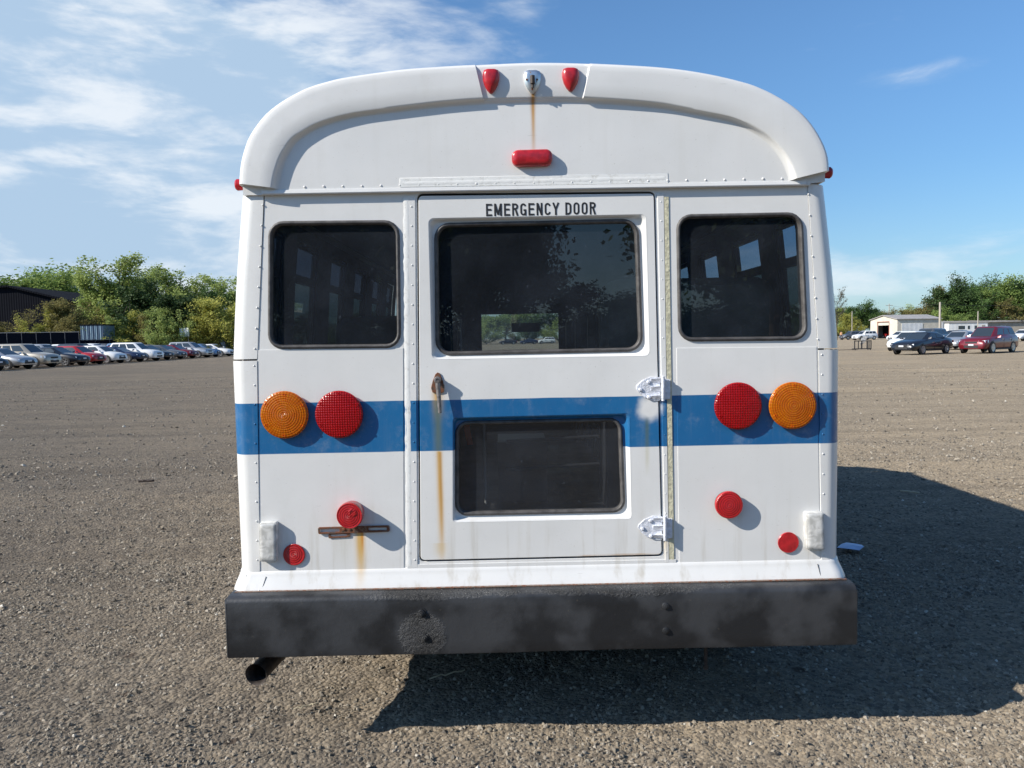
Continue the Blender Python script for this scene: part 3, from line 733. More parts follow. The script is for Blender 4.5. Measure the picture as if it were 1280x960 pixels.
# gap shadow lines come from the real 3 mm gap; lettering
def letters(word, t0, t1, zlo, zhi, yf, mat, parent, name):
    """condensed bold capitals drawn as strokes; cell width .56, height 1, stroke .17"""
    S = .165; Wd = .56
    def arc(cx_, cz_, rx, rz, a0, a1, n=12): return [(cx_+rx*math.cos(rad(a0+(a1-a0)*k/n)), cz_+rz*math.sin(rad(a0+(a1-a0)*k/n))) for k in range(n+1)]
    h = S/2; L_, R2 = h, Wd-h
    GL_ = {'E': [[(L_, 0), (L_, 1)], [(L_, h), (Wd, h)], [(L_, .52), (Wd*.9, .52)], [(L_, 1-h), (Wd, 1-h)]],
           'M': [[(L_, 0), (L_, 1)], [(.72-h, 0), (.72-h, 1)], [(L_+.01, .97), (.36, .10)], [(.36, .10), (.72-h-.01, .97)]],
           'R': [[(L_, 0), (L_, 1)], [(L_, 1-h), (.30, 1-h)]+arc(.30, .74, R2-.30, .26-h, 90, -90)+[(L_, .48+h)], [(.32, .50), (R2+.02, 0)]],
           'G': [arc(.28, .72, .28-h, .28-h, 10, 180)+arc(.28, .28, .28-h, .28-h, 180, 360)+[(R2, .44)], [(.30, .44), (Wd, .44)], [(R2, 0), (R2, .4)]],
           'N': [[(L_, 0), (L_, 1)], [(R2, 0), (R2, 1)], [(L_+.01, .97), (R2-.01, .03)]],
           'C': [arc(.28, .72, .28-h, .28-h, 5, 180)+arc(.28, .28, .28-h, .28-h, 180, 355)],
           'Y': [[(.04, 1), (.28, .45)], [(.54, 1), (.28, .45)], [(.28, .5), (.28, 0)]],
           'D': [[(L_, 0), (L_, 1)], [(L_, 1-h), (.25, 1-h)]+arc(.25, .70, R2-.25, .30-h, 90, 0)+arc(.25, .30, R2-.25, .30-h, 0, -90)+[(L_, h)]],
           'O': [arc(.28, .72, .28-h, .28-h, 0, 180)+arc(.28, .28, .28-h, .28-h, 180, 360)+[(R2, .72)]]}
    adv = [0]; 
    for ch in word: adv.append(adv[-1]+(.42 if ch == ' ' else (.72 if ch == 'M' else Wd)+.20))
    tot = adv[-1]-.20; sx_ = (t1-t0)/tot; sz_ = zhi-zlo
    for n_, ch in enumerate(word):
        if ch == ' ': continue
        mb = MB(); lay = 0
        for st in GL_[ch]:
            lay += 1; pts_ = [Vector((t0+(adv[n_]+a)*sx_, 0, zlo+b*sz_)) for a, b in st]; w_ = S/2*sz_*.86
            left, right = [], []
            for i_ in range(len(pts_)):
                d_ = (pts_[min(i_+1, len(pts_)-1)]-pts_[max(i_-1, 0)]).normalized(); nn_ = Vector((-d_.z, 0, d_.x))
                left.append(pts_[i_]+nn_*w_+Vector((0, yf-.0002*lay, 0))); right.append(pts_[i_]-nn_*w_+Vector((0, yf-.0002*lay, 0)))
            mb.loft([left, right], False)
        mb.build(name, mat, parent, smooth=0)['label'] = 'black capital letter '+ch
letters('EMERGENCY DOOR', P(607.5, 262, DY).x, P(744.5, 262, DY).x, P(675, 269.2, DY).z, P(675, 253.6, DY).z, DY-.0006, LETTER, door, 'letter')

# handle: pear shaped plate, boss and hanging lever
def plate(pts, y, th, mat, name, parent, bev=.0012):
    return MB().mesh(panel([P(*p) for p in pts], [], y, th, bev)).build(name, mat, parent, smooth=20)
h = plate([(544.5, 467.5), (547, 465.5), (550, 466.5), (553.5, 475), (556, 484), (555, 490), (549, 491.5), (541, 490.5), (539, 485), (541, 476)], DY-.005, .005, RUSTY, 'handle_plate', door)
mb = MB(); c = P(547.6, 474.5, DY)
mb.lathe(c, (0, -1, 0), [(.012, 0), (.012, .010), (.0105, .014), (.013, .015), (.0135, .028), (.011, .032), (.006, .0325), (.0055, .030), (0, .030)], 20)
e = P(548.6, 514, DY)
mb.tube(c+Vector((0, -.022, 0)), Vector((c.x+.0045, DY-.026, c.z-.085)), .0095, .0078, 10)
mb.tube(Vector((c.x+.0045, DY-.026, c.z-.084)), Vector((c.x+.006, DY-.027, c.z-.122)), .0078, .0068, 10)
part(mb, 'handle', LEVER, door, smooth=40)
# hinges
def hinge(ox, oy):
    rt = [(ox, oy)]
    def q(dx, dy): return (ox+dx, oy+dy)
    mb = MB().mesh(panel([P(*q(*p)) for p in ((-17, 1), (-13, 7), (-6, 12.5), (3, 16), (13, 16.5), (13.5, -13), (1, -13.5), (-9, -9), (-16, -3))], [], DY-.0035, .0035, .001))
    for dx, dy in ((-1, -7), (-11, 2.5), (-.5, 12)):
        mb.lathe(P(*q(dx, dy), DY-.0035), (0, -1, 0), [(.0075, 0), (.007, .004), (.0045, .006), (0, .0065)], 6)
    for y0, y1 in ((-12, -6), (-2.5, 5), (9, 15)):         # raised fingers reaching to the barrel
        a, b = P(*q(2, (y0+y1)/2), DY), P(*q(15, (y0+y1)/2), DY); hz = (y1-y0)/2*.0029
        mb.hexa([(a.x, DY-.004, a.z-hz*.7), (b.x, DY-.004, b.z-hz), (b.x, DY+.0, b.z-hz), (a.x, DY+.0, a.z-hz*.7)],
                [(a.x, DY-.008, a.z+hz*.7), (b.x, DY-.022, b.z+hz), (b.x, DY+.0, b.z+hz), (a.x, DY+.0, a.z+hz*.7)])
    top, bot = P(*q(16, -14), DY), P(*q(16, 16), DY)
    mb.tube(Vector((top.x, DY-.020, top.z)), Vector((bot.x, DY-.020, bot.z)), .0062, n=12)
    mb.lathe(Vector((top.x, DY-.020, top.z)), (0, 0, 1), [(.0078, -.003), (.0078, .001), (.004, .003), (0, .0032)], 10)
    mb.mesh(panel([P(*q(*p)) for p in ((17, -12), (26, -10), (26, 14), (17, 15))], [], -.008, .004, .001))
    a = P(*q(17, 0), 0); b = P(*q(17.5, 0), 0)
    mb.box(a.x-.002, a.x+.003, -.022, -.006, P(*q(17, 14), 0).z, P(*q(17, -12), 0).z)
    part(mb, 'hinge', HINGE, door, smooth=35)
hinge(811.5, 484.5); hinge(814, 658)

# --- lamps
def dish_mat():
    m, T, b = newmat('lamp_reflector'); co = T.node('ShaderNodeTexCoord').outputs['Object']
    b.inputs['Base Color'].default_value = (.8, .8, .8, 1); b.inputs['Metallic'].default_value = 1; b.inputs['Roughness'].default_value = .28
    bn = T.node('ShaderNodeBump'); bn.inputs['Strength'].default_value = .6; bn.inputs['Distance'].default_value = .004
    T.put(bn.inputs['Height'], T.noise(co, 70, 2)); T.l.new(bn.outputs[0], b.inputs['Normal']); return m
DISH = dish_mat()
def round_lamp(px, py, rpx, prot, mat, name, base=BLACKRUB, dome=.008, screws=6):
    c = P(px, py, -.0032); r = rpx*.00293; root = MB()
    root.lathe((0, 0, 0), (0, -1, 0), [(r*.93, 0), (r*.95, prot*.45), (r*.90, prot*.45), (r*.88, .0003), (0, .0003)], 40)
    b = root.build(name, base, bus, smooth=40, loc=c)
    L_ = MB(); pr = [(r*.965, prot*.45), (r, prot*.5), (r, prot*.85), (r*.985, prot*.97), (r*.95, prot+.0012)]
    for k in range(7):
        t = .93*(1-k/6); pr.append((r*t, prot+.0006+dome*(1-t*t)))
    L_.lathe((0, 0, 0), (0, -1, 0), pr, 48)
    if mat in (AMBER, RED):
        MB().lathe((0, 0, 0), (0, -1, 0), [(r*.93, prot*.9), (r*.86, prot*.55), (r*.6, prot*.22), (r*.3, prot*.08), (0, prot*.05)][::-1], 40).build('reflector_dish', DISH, b)
    for k in range(screws):
        a = rad(28+60*k) if screws == 6 else 2*PI*k/screws
        L_.lathe((math.cos(a)*r*.86, -(prot+.0008), math.sin(a)*r*.86), (0, -1, 0), [(.0052, 0), (.0050, .0035), (.003, .0034), (.0028, .0016), (0, .0016)], 10)
    L_.build('lens', mat, b, smooth=35)
    return b
round_lamp(357, 518, 30, .0205, AMBER, 'turn_signal'); round_lamp(425, 517.5, 30, .0205, RED, 'brake_light')
round_lamp(921, 507, 30, .0205, RED, 'brake_light'); round_lamp(989, 506.5, 30, .0205, AMBER, 'turn_signal')
round_lamp(909, 629.5, 17.5, .029, REDS, 'tail_light', dome=.003, screws=0)
l = round_lamp(440.5, 640.5, 16.5, .057, REDS, 'licence_light', REDS, dome=.002, screws=0)
round_lamp(368, 693, 14, .005, REDS, 'reflector', REDS, dome=.002, screws=0)
round_lamp(985, 677.8, 13.5, .005, REDF, 'reflector', REDF, dome=.003, screws=0)
# boss on the licence light and its slotted number plate bracket
mb = MB().lathe(P(440.5, 641, -.0615), (0, -1, 0), [(.016, 0), (.016, .002), (.009, .003), (.008, .0015), (0, .0015)], 20)
part(mb, 'lens_boss', REDS, smooth=40)
brq = lambda a, b, c_, d: quad(a, b, c_, d)
out_ = roundpoly(quad((398, 658.5), (487, 656), (487.5, 664), (398.5, 667)), .006, 3)
hol1 = roundpoly(quad((400.5, 660.6), (425, 660), (425, 664), (400.5, 664.9)), .003, 3)
hol2 = roundpoly(quad((461, 659), (484, 658.4), (484, 661.8), (461, 662.4)), .003, 3)
out2 = out_
mb = MB().mesh(panel(out_, [hol1, hol2], -.010, .006, .0008))
part(mb, 'plate_bracket', RUSTY, smooth=20)
mb = MB().mesh(panel(roundpoly(quad((411, 665.5), (438, 664.5), (438, 671), (411, 672.5)), .004, 3), [roundpoly(quad((414, 667.8), (434, 667), (434, 669.4), (414, 670.3)), .002, 3)], -.006, .003, .0006))
for x_ in (430, 437, 446, 455): mb.lathe(P(x_, 661.5, -.010), (0, -1, 0), [(.006, 0), (.005, .003), (0, .0035)], 7)
part(mb, 'plate_bracket', RUSTY, smooth=20)
# reversing lamps
def rev(tl, tr, br, bl):
    mb = MB(); q = [P(*p, -.0035) for p in (tl, tr, br, bl)]; lp = roundpoly(q, .008, 4)
    cq = sum(lp, Vector())/len(lp); mb.loft([setp(lp, 0), setp(lp, -.022), [Vector((cq.x+(p.x-cq.x)*.94, -.026, cq.z+(p.z-cq.z)*.975)) for p in lp]], True, True, True)
    c = sum(q, Vector())/4; c.y = 0
    for v in range(len(mb.v)): mb.v[v] = tuple(Vector(mb.v[v])-c)
    b = mb.build('reversing_light', CLEAR, bus, smooth=40, loc=c)
    sc_ = lambda k, y: [Vector((c.x+(p.x-c.x)*k, y, c.z+(p.z-c.z)*(1-(1-k)*.5))) for p in lp]
    l2 = sc_(.88, 0)
    m2 = MB(); m2.loft([setp(l2, -.0255), setp(l2, -.0275), sc_(.80, -.0295), sc_(.55, -.0305)], True, False, True)
    cc = c
    m2.v = [tuple(Vector(v)-cc) for v in m2.v]; m2.build('lens', CLEAR, b, smooth=40)
    for p in ((q[0]+q[1])/2+Vector((0, 0, -.010)), (q[2]+q[3])/2+Vector((0, 0, .010))):
        MB().lathe(Vector((p.x, -.0275, p.z))-cc, (0, -1, 0), [(.004, 0), (.0035, .0018), (0, .002)], 8).build('screw', CHROME, b)
rev((326, 652), (348, 651), (348.5, 700), (326.5, 700.5)); rev((1004.5, 639), (1027, 638.5), (1028.5, 686), (1005.5, 685))
# clearance lamps on the cap pad: pointed shield shapes, the middle one without its lens
def shield(x0, x1, y0, y1, yb, prot, mat, name, parent=bus):
    cxp = (x0+x1)/2; w = (x1-x0)/2; hgt = y1-y0
    out = [(-.45, 0), (.45, 0), (.85, .05), (1, .22), (.98, .42), (.80, .65), (.50, .85), (.15, .985), (0, 1), (-.15, .985), (-.50, .85), (-.80, .65), (-.98, .42), (-1, .22), (-.85, .05)]
    lp = [P(cxp+a*w, y0+b*hgt, yb) for a, b in out]; c = sum(lp, Vector())/len(lp)
    def sc(k, y, up=0): return [Vector((c.x+(p.x-c.x)*k, y, c.z+(p.z-c.z)*k+up)) for p in lp]
    mb = MB().loft([sc(1, yb+.006), sc(1, yb-.004), sc(.95, yb-prot*.45), sc(.82, yb-prot*.8, .004), sc(.55, yb-prot, .010), sc(.2, yb-prot*1.03, .014)], True, False, True)
    return mb.build(name, mat, parent, smooth=50)
PADY = BANDY+.0065
shield(603.2, 624.5, 86.5, 117.5, PADY, .019, REDF, 'clearance_light'); shield(702.4, 723.8, 85, 115, PADY, .019, REDF, 'clearance_light')
mk = shield(654.8, 676, 88, 117.5, PADY, .010, CHROME, 'clearance_light_base')
mb = MB(); c = P(665.5, 101, PADY-.012)
mb.tube(c+Vector((0, -.006, .016)), c+Vector((0, -.006, -.012)), .0085, n=12); mb.tube(c+Vector((0, -.004, -.012)), c+Vector((0, -.004, -.026)), .005, n=8)
part(mb, 'bulb_socket', simple('dark_socket', (.05, .035, .025), .6), mk)
for dx, yy in ((-7, 100), (6, 100), (0, 112)): part(MB().lathe(P(665.3+dx, yy, PADY-.006), (0, -1, 0), [(.0035, 0), (.0035, .006), (0, .0065)], 8), 'screw', RUSTY, mk)
# oval centre light
lp = roundpoly(quad((639.5, 189), (690, 187.5), (690.5, 208), (640, 209.5), HEADY), [.024]*4, 8)
mb = MB().loft([setp(lp, HEADY), setp(lp, HEADY-.016), inset(lp, .002, HEADY-.021), inset(lp, .008, HEADY-.025), inset(lp, .018, HEADY-.027)], True, False, True)
for x_ in (642.5, 688): mb.lathe(P(x_, 198.5, HEADY-.021), (0, -1, 0), [(.003, 0), (.0025, .003), (0, .003)], 8)
part(mb, 'centre_marker_light', REDF, smooth=50)
# side markers at the roof corners
for (px, py, s) in ((301, 231, -1), (1033, 216, 1)):
    c = P(px, py, .12); mb = MB()
    mb.lathe((c.x-s*.012, .12, c.z), (s, 0, 0), [(.020, 0), (.021, .010), (.022, .024), (.018, .030), (0, .032)], 16)
    part(mb, 'side_marker_light', REDF)

# --- bumper
BF = -.10; zb, zt = .372, .598
x0b, x1b = -1.150, 1.150
mb = MB(); prof = [(.06, zt-.002), (-.03, zt), (-.075, zt-.001), (BF+.012, zt-.005), (BF+.004, zt-.012), (BF, zt-.022), (BF, zt-.06), (BF, zt-.11), (BF, zb+.05), (BF, zb+.008), (BF+.002, zb+.002), (BF+.008, zb), (BF+.05, zb), (.06, zb+.001), (.06, zb+.02), (BF+.02, zb+.02), (BF+.02, zt-.03), (.06, zt-.03)]
NS = 90; loops = []
for i in range(NS+1):
    t = i/NS; x = x0b+(x1b-x0b)*t; lp = []
    edge = 0
    for (y, z) in prof:
        dz = -.010*(max(0, (x0b+.0-x))) ; w = .0012*math.sin(x*9)+.0008*math.sin(x*23+1)
        lp.append(Vector((x, y + (w if y < -.05 else 0), z+.0015*math.sin(x*5)*(1 if z > .5 else .7))))
    loops.append(lp)
mb.loft(loops, True, False, False)
for x_, s in ((x0b, -1), (x1b, 1)):      # rounded end returns
    mb.loft([[Vector((x_, y, z)) for y, z in ((BF, zt-.022), (BF, zb+.008))], [Vector((x_+s*.005, y, z)) for y, z in ((BF+.004, zt-.018), (BF+.004, zb+.006))],
             [Vector((x_+s*.010, y, z)) for y, z in ((BF+.016, zt-.010), (BF+.016, zb+.002))], [Vector((x_+s*.010, y, z)) for y, z in ((.62, zt-.010), (.62, zb+.002))]], False)
    mb.add([(x_, BF, zt-.022), (x_, BF+.012, zt-.005), (x_, .62, zt-.003), (x_+s*.010, .62, zt-.010), (x_+s*.010, BF+.016, zt-.010), (x_+s*.005, BF+.004, zt-.018)], [(0, 1, 2, 3, 4, 5)])
    mb.add([(x_, BF, zb+.008), (x_, BF+.008, zb), (x_, .62, zb+.001), (x_+s*.010, .62, zb+.002), (x_+s*.010, BF+.016, zb+.002), (x_+s*.005, BF+.004, zb+.006)], [(0, 1, 2, 3, 4, 5)])
bump = part(mb, 'bumper', BUMPER, smooth=50)
for px, py in ((527, 765.5), (530, 796.5), (831.5, 757), (832, 788)):
    mb = MB(); c = P(px, py, BF)
    mb.lathe(c, (0, -1, 0), [(.018, 0), (.018, .0015), (.0125, .002), (.012, .007), (.010, .008), (.006, .0082), (.006, .0105), (0, .011)], 12)
    part(mb, 'bolt', BUMPER, bump, smooth=30)
# rusty edge line between skirt and bumper
part(MB().box(-1.14, 1.14, -.042, -.026, .5975, .6005), 'rust_line', rust_mat('rust_stained_edge', (.30, .22, .17), .5), bump, smooth=0)

# --- underneath: exhaust, frame rails, axle, wheels, hanging strap
mb = MB(); e = P(320.5, 843, -.045); d = Vector((.16, .9, .07)).normalized(); q = d.to_track_quat('Z', 'Y'); L_ = []
for r, t in ((.026, 1.6), (.026, .0), (.029, -.0), (.029, .003), (.0265, .003), (.025, .0), (.025, .4)): L_.append([e+d*t*1.0+(q @ Vector((math.cos(2*PI*i/24)*r, math.sin(2*PI*i/24)*r, 0))) for i in range(24)])
mb.loft([L_[0], L_[1]], True); 
def ringl(c_, r): return [c_+(q @ Vector((math.cos(2*PI*i/24)*r, math.sin(2*PI*i/24)*r, 0))) for i in range(24)]
mb = MB().loft([ringl(e+d*1.6, .037), ringl(e+d*.01, .037), ringl(e, .043), ringl(e-d*.004, .0425), ringl(e, .039), ringl(e+d*.02, .035), ringl(e+d*.5, .034)], True, True, True)
part(mb, 'exhaust_pipe', EXH, smooth=50)
CH_ = simple('grimy_chassis', (.03, .027, .025), .85, var=.3, vscale=10)
mb = MB()
for s in (-1, 1): mb.box(s*.42-.035, s*.42+.035, .07, 5.9, .47, .62)
for y in (.5, 1.6, 2.8, 3.9): mb.box(-.38, .38, y-.04, y+.04, .50, .58)
mb.box(-1.10, 1.10, .0, BL, .615, .66)
for s in (-1, 1): mb.box(s*1.09-.04, s*1.09+.04, 1.55, 4.4, .36, .615)      # side skirt rails
mb.tube((-.82, 1.05, .37), (.82, 1.05, .37), .05); mb.lathe((0, 1.05, .37), (0, 1, 0), [(0, -.16), (.12, -.08), (.13, 0), (.12, .08), (0, .16)], 16)
mb.tube((-.85, 4.9, .37), (.85, 4.9, .37), .04); mb.box(.1, .36, 1.4, 2.3, .40, .56)
part(mb, 'chassis', CH_, smooth=30)
mb = MB(); a = P(882, 806, -.02); b = P(883, 834, -.02)
mb.box(a.x-.006, a.x+.006, -.022, -.018, b.z, a.z+.05); mb.lathe((a.x, -.02, b.z), (0, 1, 0), [(.010, -.003), (.010, .003)], 10)
part(mb, 'hanging_strap', EXH, smooth=0)
TYRE = simple('tyre_rubber', (.022, .022, .023), .8, bump=.3, bscale=40); STEELW = simple('grey_steel_wheel', (.4, .4, .4), .45, metal=.6)
for (x, y) in ((-.90, 1.05), (.90, 1.05), (-.93, 4.9), (.93, 4.9)):
    s = 1 if x > 0 else -1; mb = MB(); w = .12 if y < 2 else .11
    mb.lathe((x, y, .365), (s, 0, 0), [(.20, -w), (.33, -w), (.36, -w*.8), (.37, -w*.4), (.37, w*.4), (.36, w*.8), (.33, w), (.21, w*.95), (.20, w*.5)], 32)
    t_ = part(mb, 'wheel', TYRE)
    MB().lathe((x, y, .365), (s, 0, 0), [(.205, w*.9), (.195, w*.55), (.13, w*.4), (.12, w*.75), (.07, w*.8), (.06, w*1.1), (0, w*1.12)], 24).build('rim', STEELW, t_)

# --- van front: fenders, hood, windshield
CABW = PAINT
def xsec(y, hw, zlo, zsh, ztop, crown, n=6):
    lp = [(-hw*.97, zlo), (-hw, (zlo+zsh)/2), (-hw*.985, zsh)]
    for k in range(n+1):
        a = PI-PI*k/n; lp.append((math.cos(a)*hw*.93, ztop-.04+math.sin(a)*(.04+crown)))
    lp += [(hw*.985, zsh), (hw, (zlo+zsh)/2), (hw*.97, zlo)]
    return [Vector((x, y, z)) for x, z in lp]
mb = MB().loft([xsec(BL+.01, 1.03, .50, 1.38, 1.42, 0), xsec(4.6, 1.01, .45, 1.33, 1.38, 0), xsec(5.35, .98, .45, 1.20, 1.28, .03), xsec(5.75, .95, .45, 1.08, 1.20, .04), xsec(6.0, .90, .45, 1.0, 1.10, .02), xsec(6.1, .84, .48, .9, .96, 0)], False, False, True)
cab = part(mb, 'cab_body', CABW, smooth=40)
# cab roof, pillars
mb = MB(); R_ = [r[0] for r in rings]
sec = [Vector((p.x*.99, BL+.005, p.z)) for p in R_]
sec2 = [Vector((p.x*.90, 4.45, 1.95+(p.z-1.95)*.60)) for p in R_]
sec3 = [Vector((p.x*.84, 4.72, 1.80+(p.z-2.1)*.20+.12)) for p in R_]
mb.loft([sec, sec2, sec3], False)
for s in (-1, 1):
    mb.hexa([(s*.97, 5.20, 1.30), (s*.90, 5.25, 1.30), (s*.90, 5.14, 1.30), (s*.97, 5.10, 1.30)], [(s*.92, 4.74, 1.93), (s*.83, 4.74, 1.93), (s*.83, 4.64, 1.93), (s*.92, 4.64, 1.93)])
    mb.hexa([(s*1.02, 4.0, 1.36), (s*.95, 4.0, 1.36), (s*.95, 4.12, 1.36), (s*1.02, 4.12, 1.36)], [(s*1.0, 4.0, 2.1), (s*.9, 4.0, 2.1), (s*.9, 4.12, 2.05), (s*.98, 4.12, 2.05)])
part(mb, 'cab_roof', PAINT_TOP, smooth=40)
MB().add([(-.93, 5.17, 1.30), (.93, 5.17, 1.30), (.86, 4.70, 1.93), (-.86, 4.70, 1.93)], [(0, 1, 2, 3)]).build('windshield', GLASS_W, bus, smooth=0)
for s in (-1, 1): MB().add([(s*.99, 4.12, 1.37), (s*.95, 5.12, 1.32), (s*.89, 4.68, 1.90), (s*.95, 4.12, 2.05)], [(0, 1, 2, 3)]).build('cab_side_window', GLASS_S, bus, smooth=0)
# grille, lamps, front bumper, mirrors
part(MB().box(-.5, .5, 6.10, 6.13, .66, .92), 'grille', DARKGAP); part(MB().box(-.95, .95, 6.08, 6.2, .42, .60), 'front_bumper', simple('front_chrome', (.6, .6, .6), .2, metal=1))
for s in (-1, 1):
    part(MB().box(s*.68-.12, s*.68+.12, 6.08, 6.14, .70, .88), 'headlight', CLEAR)
    mb = MB(); mb.tube((s*.99, 5.0, 1.40), (s*1.2, 5.02, 1.50), .012); mb.box(s*1.24-.07, s*1.24+.07, 4.98, 5.04, 1.42, 1.72); part(mb, 'side_mirror', BLACKRUB)

# --- interior
part(MB().box(-1.08, 1.08, .07, 5.0, .76, .79), 'cabin_floor', INT)
mb = MB()
lp = [Vector((-1.08, 0, .79)), Vector((-.32, 0, .79)), Vector((-.32, 0, 1.735)), Vector((.36, 0, 1.735)), Vector((.36, 0, .79)), Vector((1.08, 0, .79)), Vector((1.06, 0, 2.12)), Vector((.85, 0, 2.40)), (Vector((0, 0, 2.48))), Vector((-.85, 0, 2.40)), Vector((-1.06, 0, 2.12))]
part(MB().mesh(panel(lp, [], BL-.05, .03)), 'bulkhead', INT, smooth=20)
part(MB().box(-.9, .9, 4.95, 5.15, 1.12, 1.30), 'dashboard', INT)
part(MB().box(-.05, .22, 4.55, 4.63, 1.58, 1.665), 'rear_view_mirror', BLACKRUB)
part(MB().box(.08, .33, 3.5, 3.75, 1.30, 1.40), 'driver_console', BLACKRUB)
def bench(x0, x1, y, ztop=1.77):
    root = MB(); 
    def rb(xa, xb, ya, yb, za, zb_, r):
        lp_ = roundpoly([Vector((xa, 0, za)), Vector((xb, 0, za)), Vector((xb, 0, zb_)), Vector((xa, 0, zb_))], [.02, .02, r, r], 6)
        root.loft([[Vector((p.x, ya+.02, p.z)) for p in inset(lp_, .02)], [Vector((p.x, ya, p.z)) for p in inset(lp_, .035)]][::-1] + [[Vector((p.x, ya+.035, p.z)) for p in lp_], [Vector((p.x, yb-.03, p.z)) for p in lp_], [Vector((p.x, yb, p.z)) for p in inset(lp_, .03)]], True, True, True)
    rb(x0, x1, y, y+.11, 1.02, ztop, .09); rb(x0, x1, y+.11, y+.50, 1.13, 1.25, .03)
    b = root.build('bench_seat', SEAT, bus, smooth=50)
    for x in (x0+.08, x1-.08): 
        for yy in (y+.08, y+.45): MB().tube((x, yy, .79), (x, yy, 1.13), .014, n=8).build('seat_leg', BLACKRUB, b)
bench(.30, 1.07, .50)
for y in (1.35, 2.1, 2.85): bench(.34, 1.07, y, 1.70)
for y in (1.45, 2.3, 3.05): bench(-1.07, -.48, y, 1.66)
for x, y, z0_, z1_ in ((-.215, .45, 1.08, 1.32), (-.215, .47, .80, 1.08), (-.33, .9, 1.42, 1.62)):
    part(MB().tube((x, y, z0_), (x, y, z1_), .0055, n=10), 'stanchion', PALE)
mb = MB()           # folded seat base by the door: tubes and a box, seen through the low window
for z in (.96, 1.08, 1.17): mb.tube((-.12, .42, z), (.28, .45, z+.012), .007, n=8)
mb.box(-.16, .06, .55, .85, .79, 1.06); mb.box(.30, .52, .35, .6, .79, 1.18)
part(mb, 'folded_seat_frame', simple('dark_tubing', (.10, .10, .11), .4, metal=.3), smooth=0)
mb = MB().loft([[Vector((-.275+dx+.010*math.sin(z*20), .34+dy, z)) for dx, dy in ((-.012, 0), (.012, .004), (.010, .02), (-.012, .018))] for z in [1.08+.03*i for i in range(9)]], True, True, True)
part(mb, 'seat_belt', ORANGEST)

# ================================================================== LITTER
mb = MB(); c = GP(1064, 688)
pts = [(-.10, 0), (-.04, .05), (.02, .09), (.06, .04), (.11, .06), (.07, -.03), (.02, -.06), (-.05, -.05)]
top = [Vector((c.x+a, c.y+b*1.3, .012+random.random()*.03)) for a, b in pts]; mb.add(top+[c+Vector((0, 0, .04))], [(i, (i+1) % 8, 8) for i in range(8)])
mb.add([p-Vector((0, 0, .002)) for p in top]+[c+Vector((0, 0, .038))], [((i+1) % 8, i, 8) for i in range(8)])
o = mb.build('wrapper', simple('pale_blue_paper', (.42, .50, .66), .5), None, smooth=0)
tag(o, 'crumpled pale blue wrapper in the shade beside the bumper', 'litter')
def twig(a, b, r, lab, mat):
    A = GP(*a); B = GP(*b); mb = MB(); prev = A+Vector((0, 0, .01)); n = 7
    for i in range(1, n+1):
        q_ = A.lerp(B, i/n)+Vector((random.uniform(-.01, .01), random.uniform(-.01, .01), .012+random.uniform(0, .006)))
        mb.tube(prev, q_, r, n=6); prev = q_
    tag(mb.build('twig', mat, None), lab, 'twig')
TW = simple('bleached_wood', (.42, .36, .25), .8)
twig((537, 851), (581, 842), .0035, 'pale dry straw lying in the shade under the bumper', TW)
twig((367, 890), (396, 884), .003, 'short dry straw on the sunlit gravel by the exhaust pipe', TW)
twig((1126, 615), (1148, 618), .008, 'thin stick in the upper part of the bus shadow', TW)
twig((173, 603), (192, 602), .014, 'short dark stick on the gravel left of the bus', simple('dark_wood', (.05, .035, .028), .8))

# ================================================================== CARS
def car_paint(name, col, metal=.2):
    return simple(name, col, .32, metal=metal, coat=.6, spec=.5)
CP = {'white': car_paint('white_car_paint', (.78, .78, .77), 0), 'silver': car_paint('silver_car_paint', (.45, .46, .47), .5), 'black': car_paint('black_car_paint', (.012, .013, .018), 0),
      'red': car_paint('red_car_paint', (.42, .02, .022), .1), 'maroon': car_paint('dark_red_car_paint', (.16, .012, .02), .2), 'grey': car_paint('grey_car_paint', (.14, .145, .155), .4),
      'navy': car_paint('navy_car_paint', (.02, .03, .075), .2), 'blue': car_paint('pale_blue_car_paint', (.14, .24, .40), .3), 'beige': car_paint('beige_car_paint', (.42, .38, .31), .3), 'green': car_paint('dark_green_car_paint', (.02, .05, .04), .2)}
CGLASS = simple('dark_car_glass', (.030, .040, .050), .06, spec=.8); CTRIM = simple('black_car_trim', (.02, .02, .022), .6)
ALLOY = simple('alloy_wheel', (.55, .55, .56), .3, metal=.8); HEADL = simple('headlamp_glass', (.72, .74, .76), .12, metal=.3, coat=1); TAILL = simple('car_tail_lens', (.40, .01, .012), .2, coat=.5)
PLATE = simple('number_plate', (.62, .63, .66), .5)
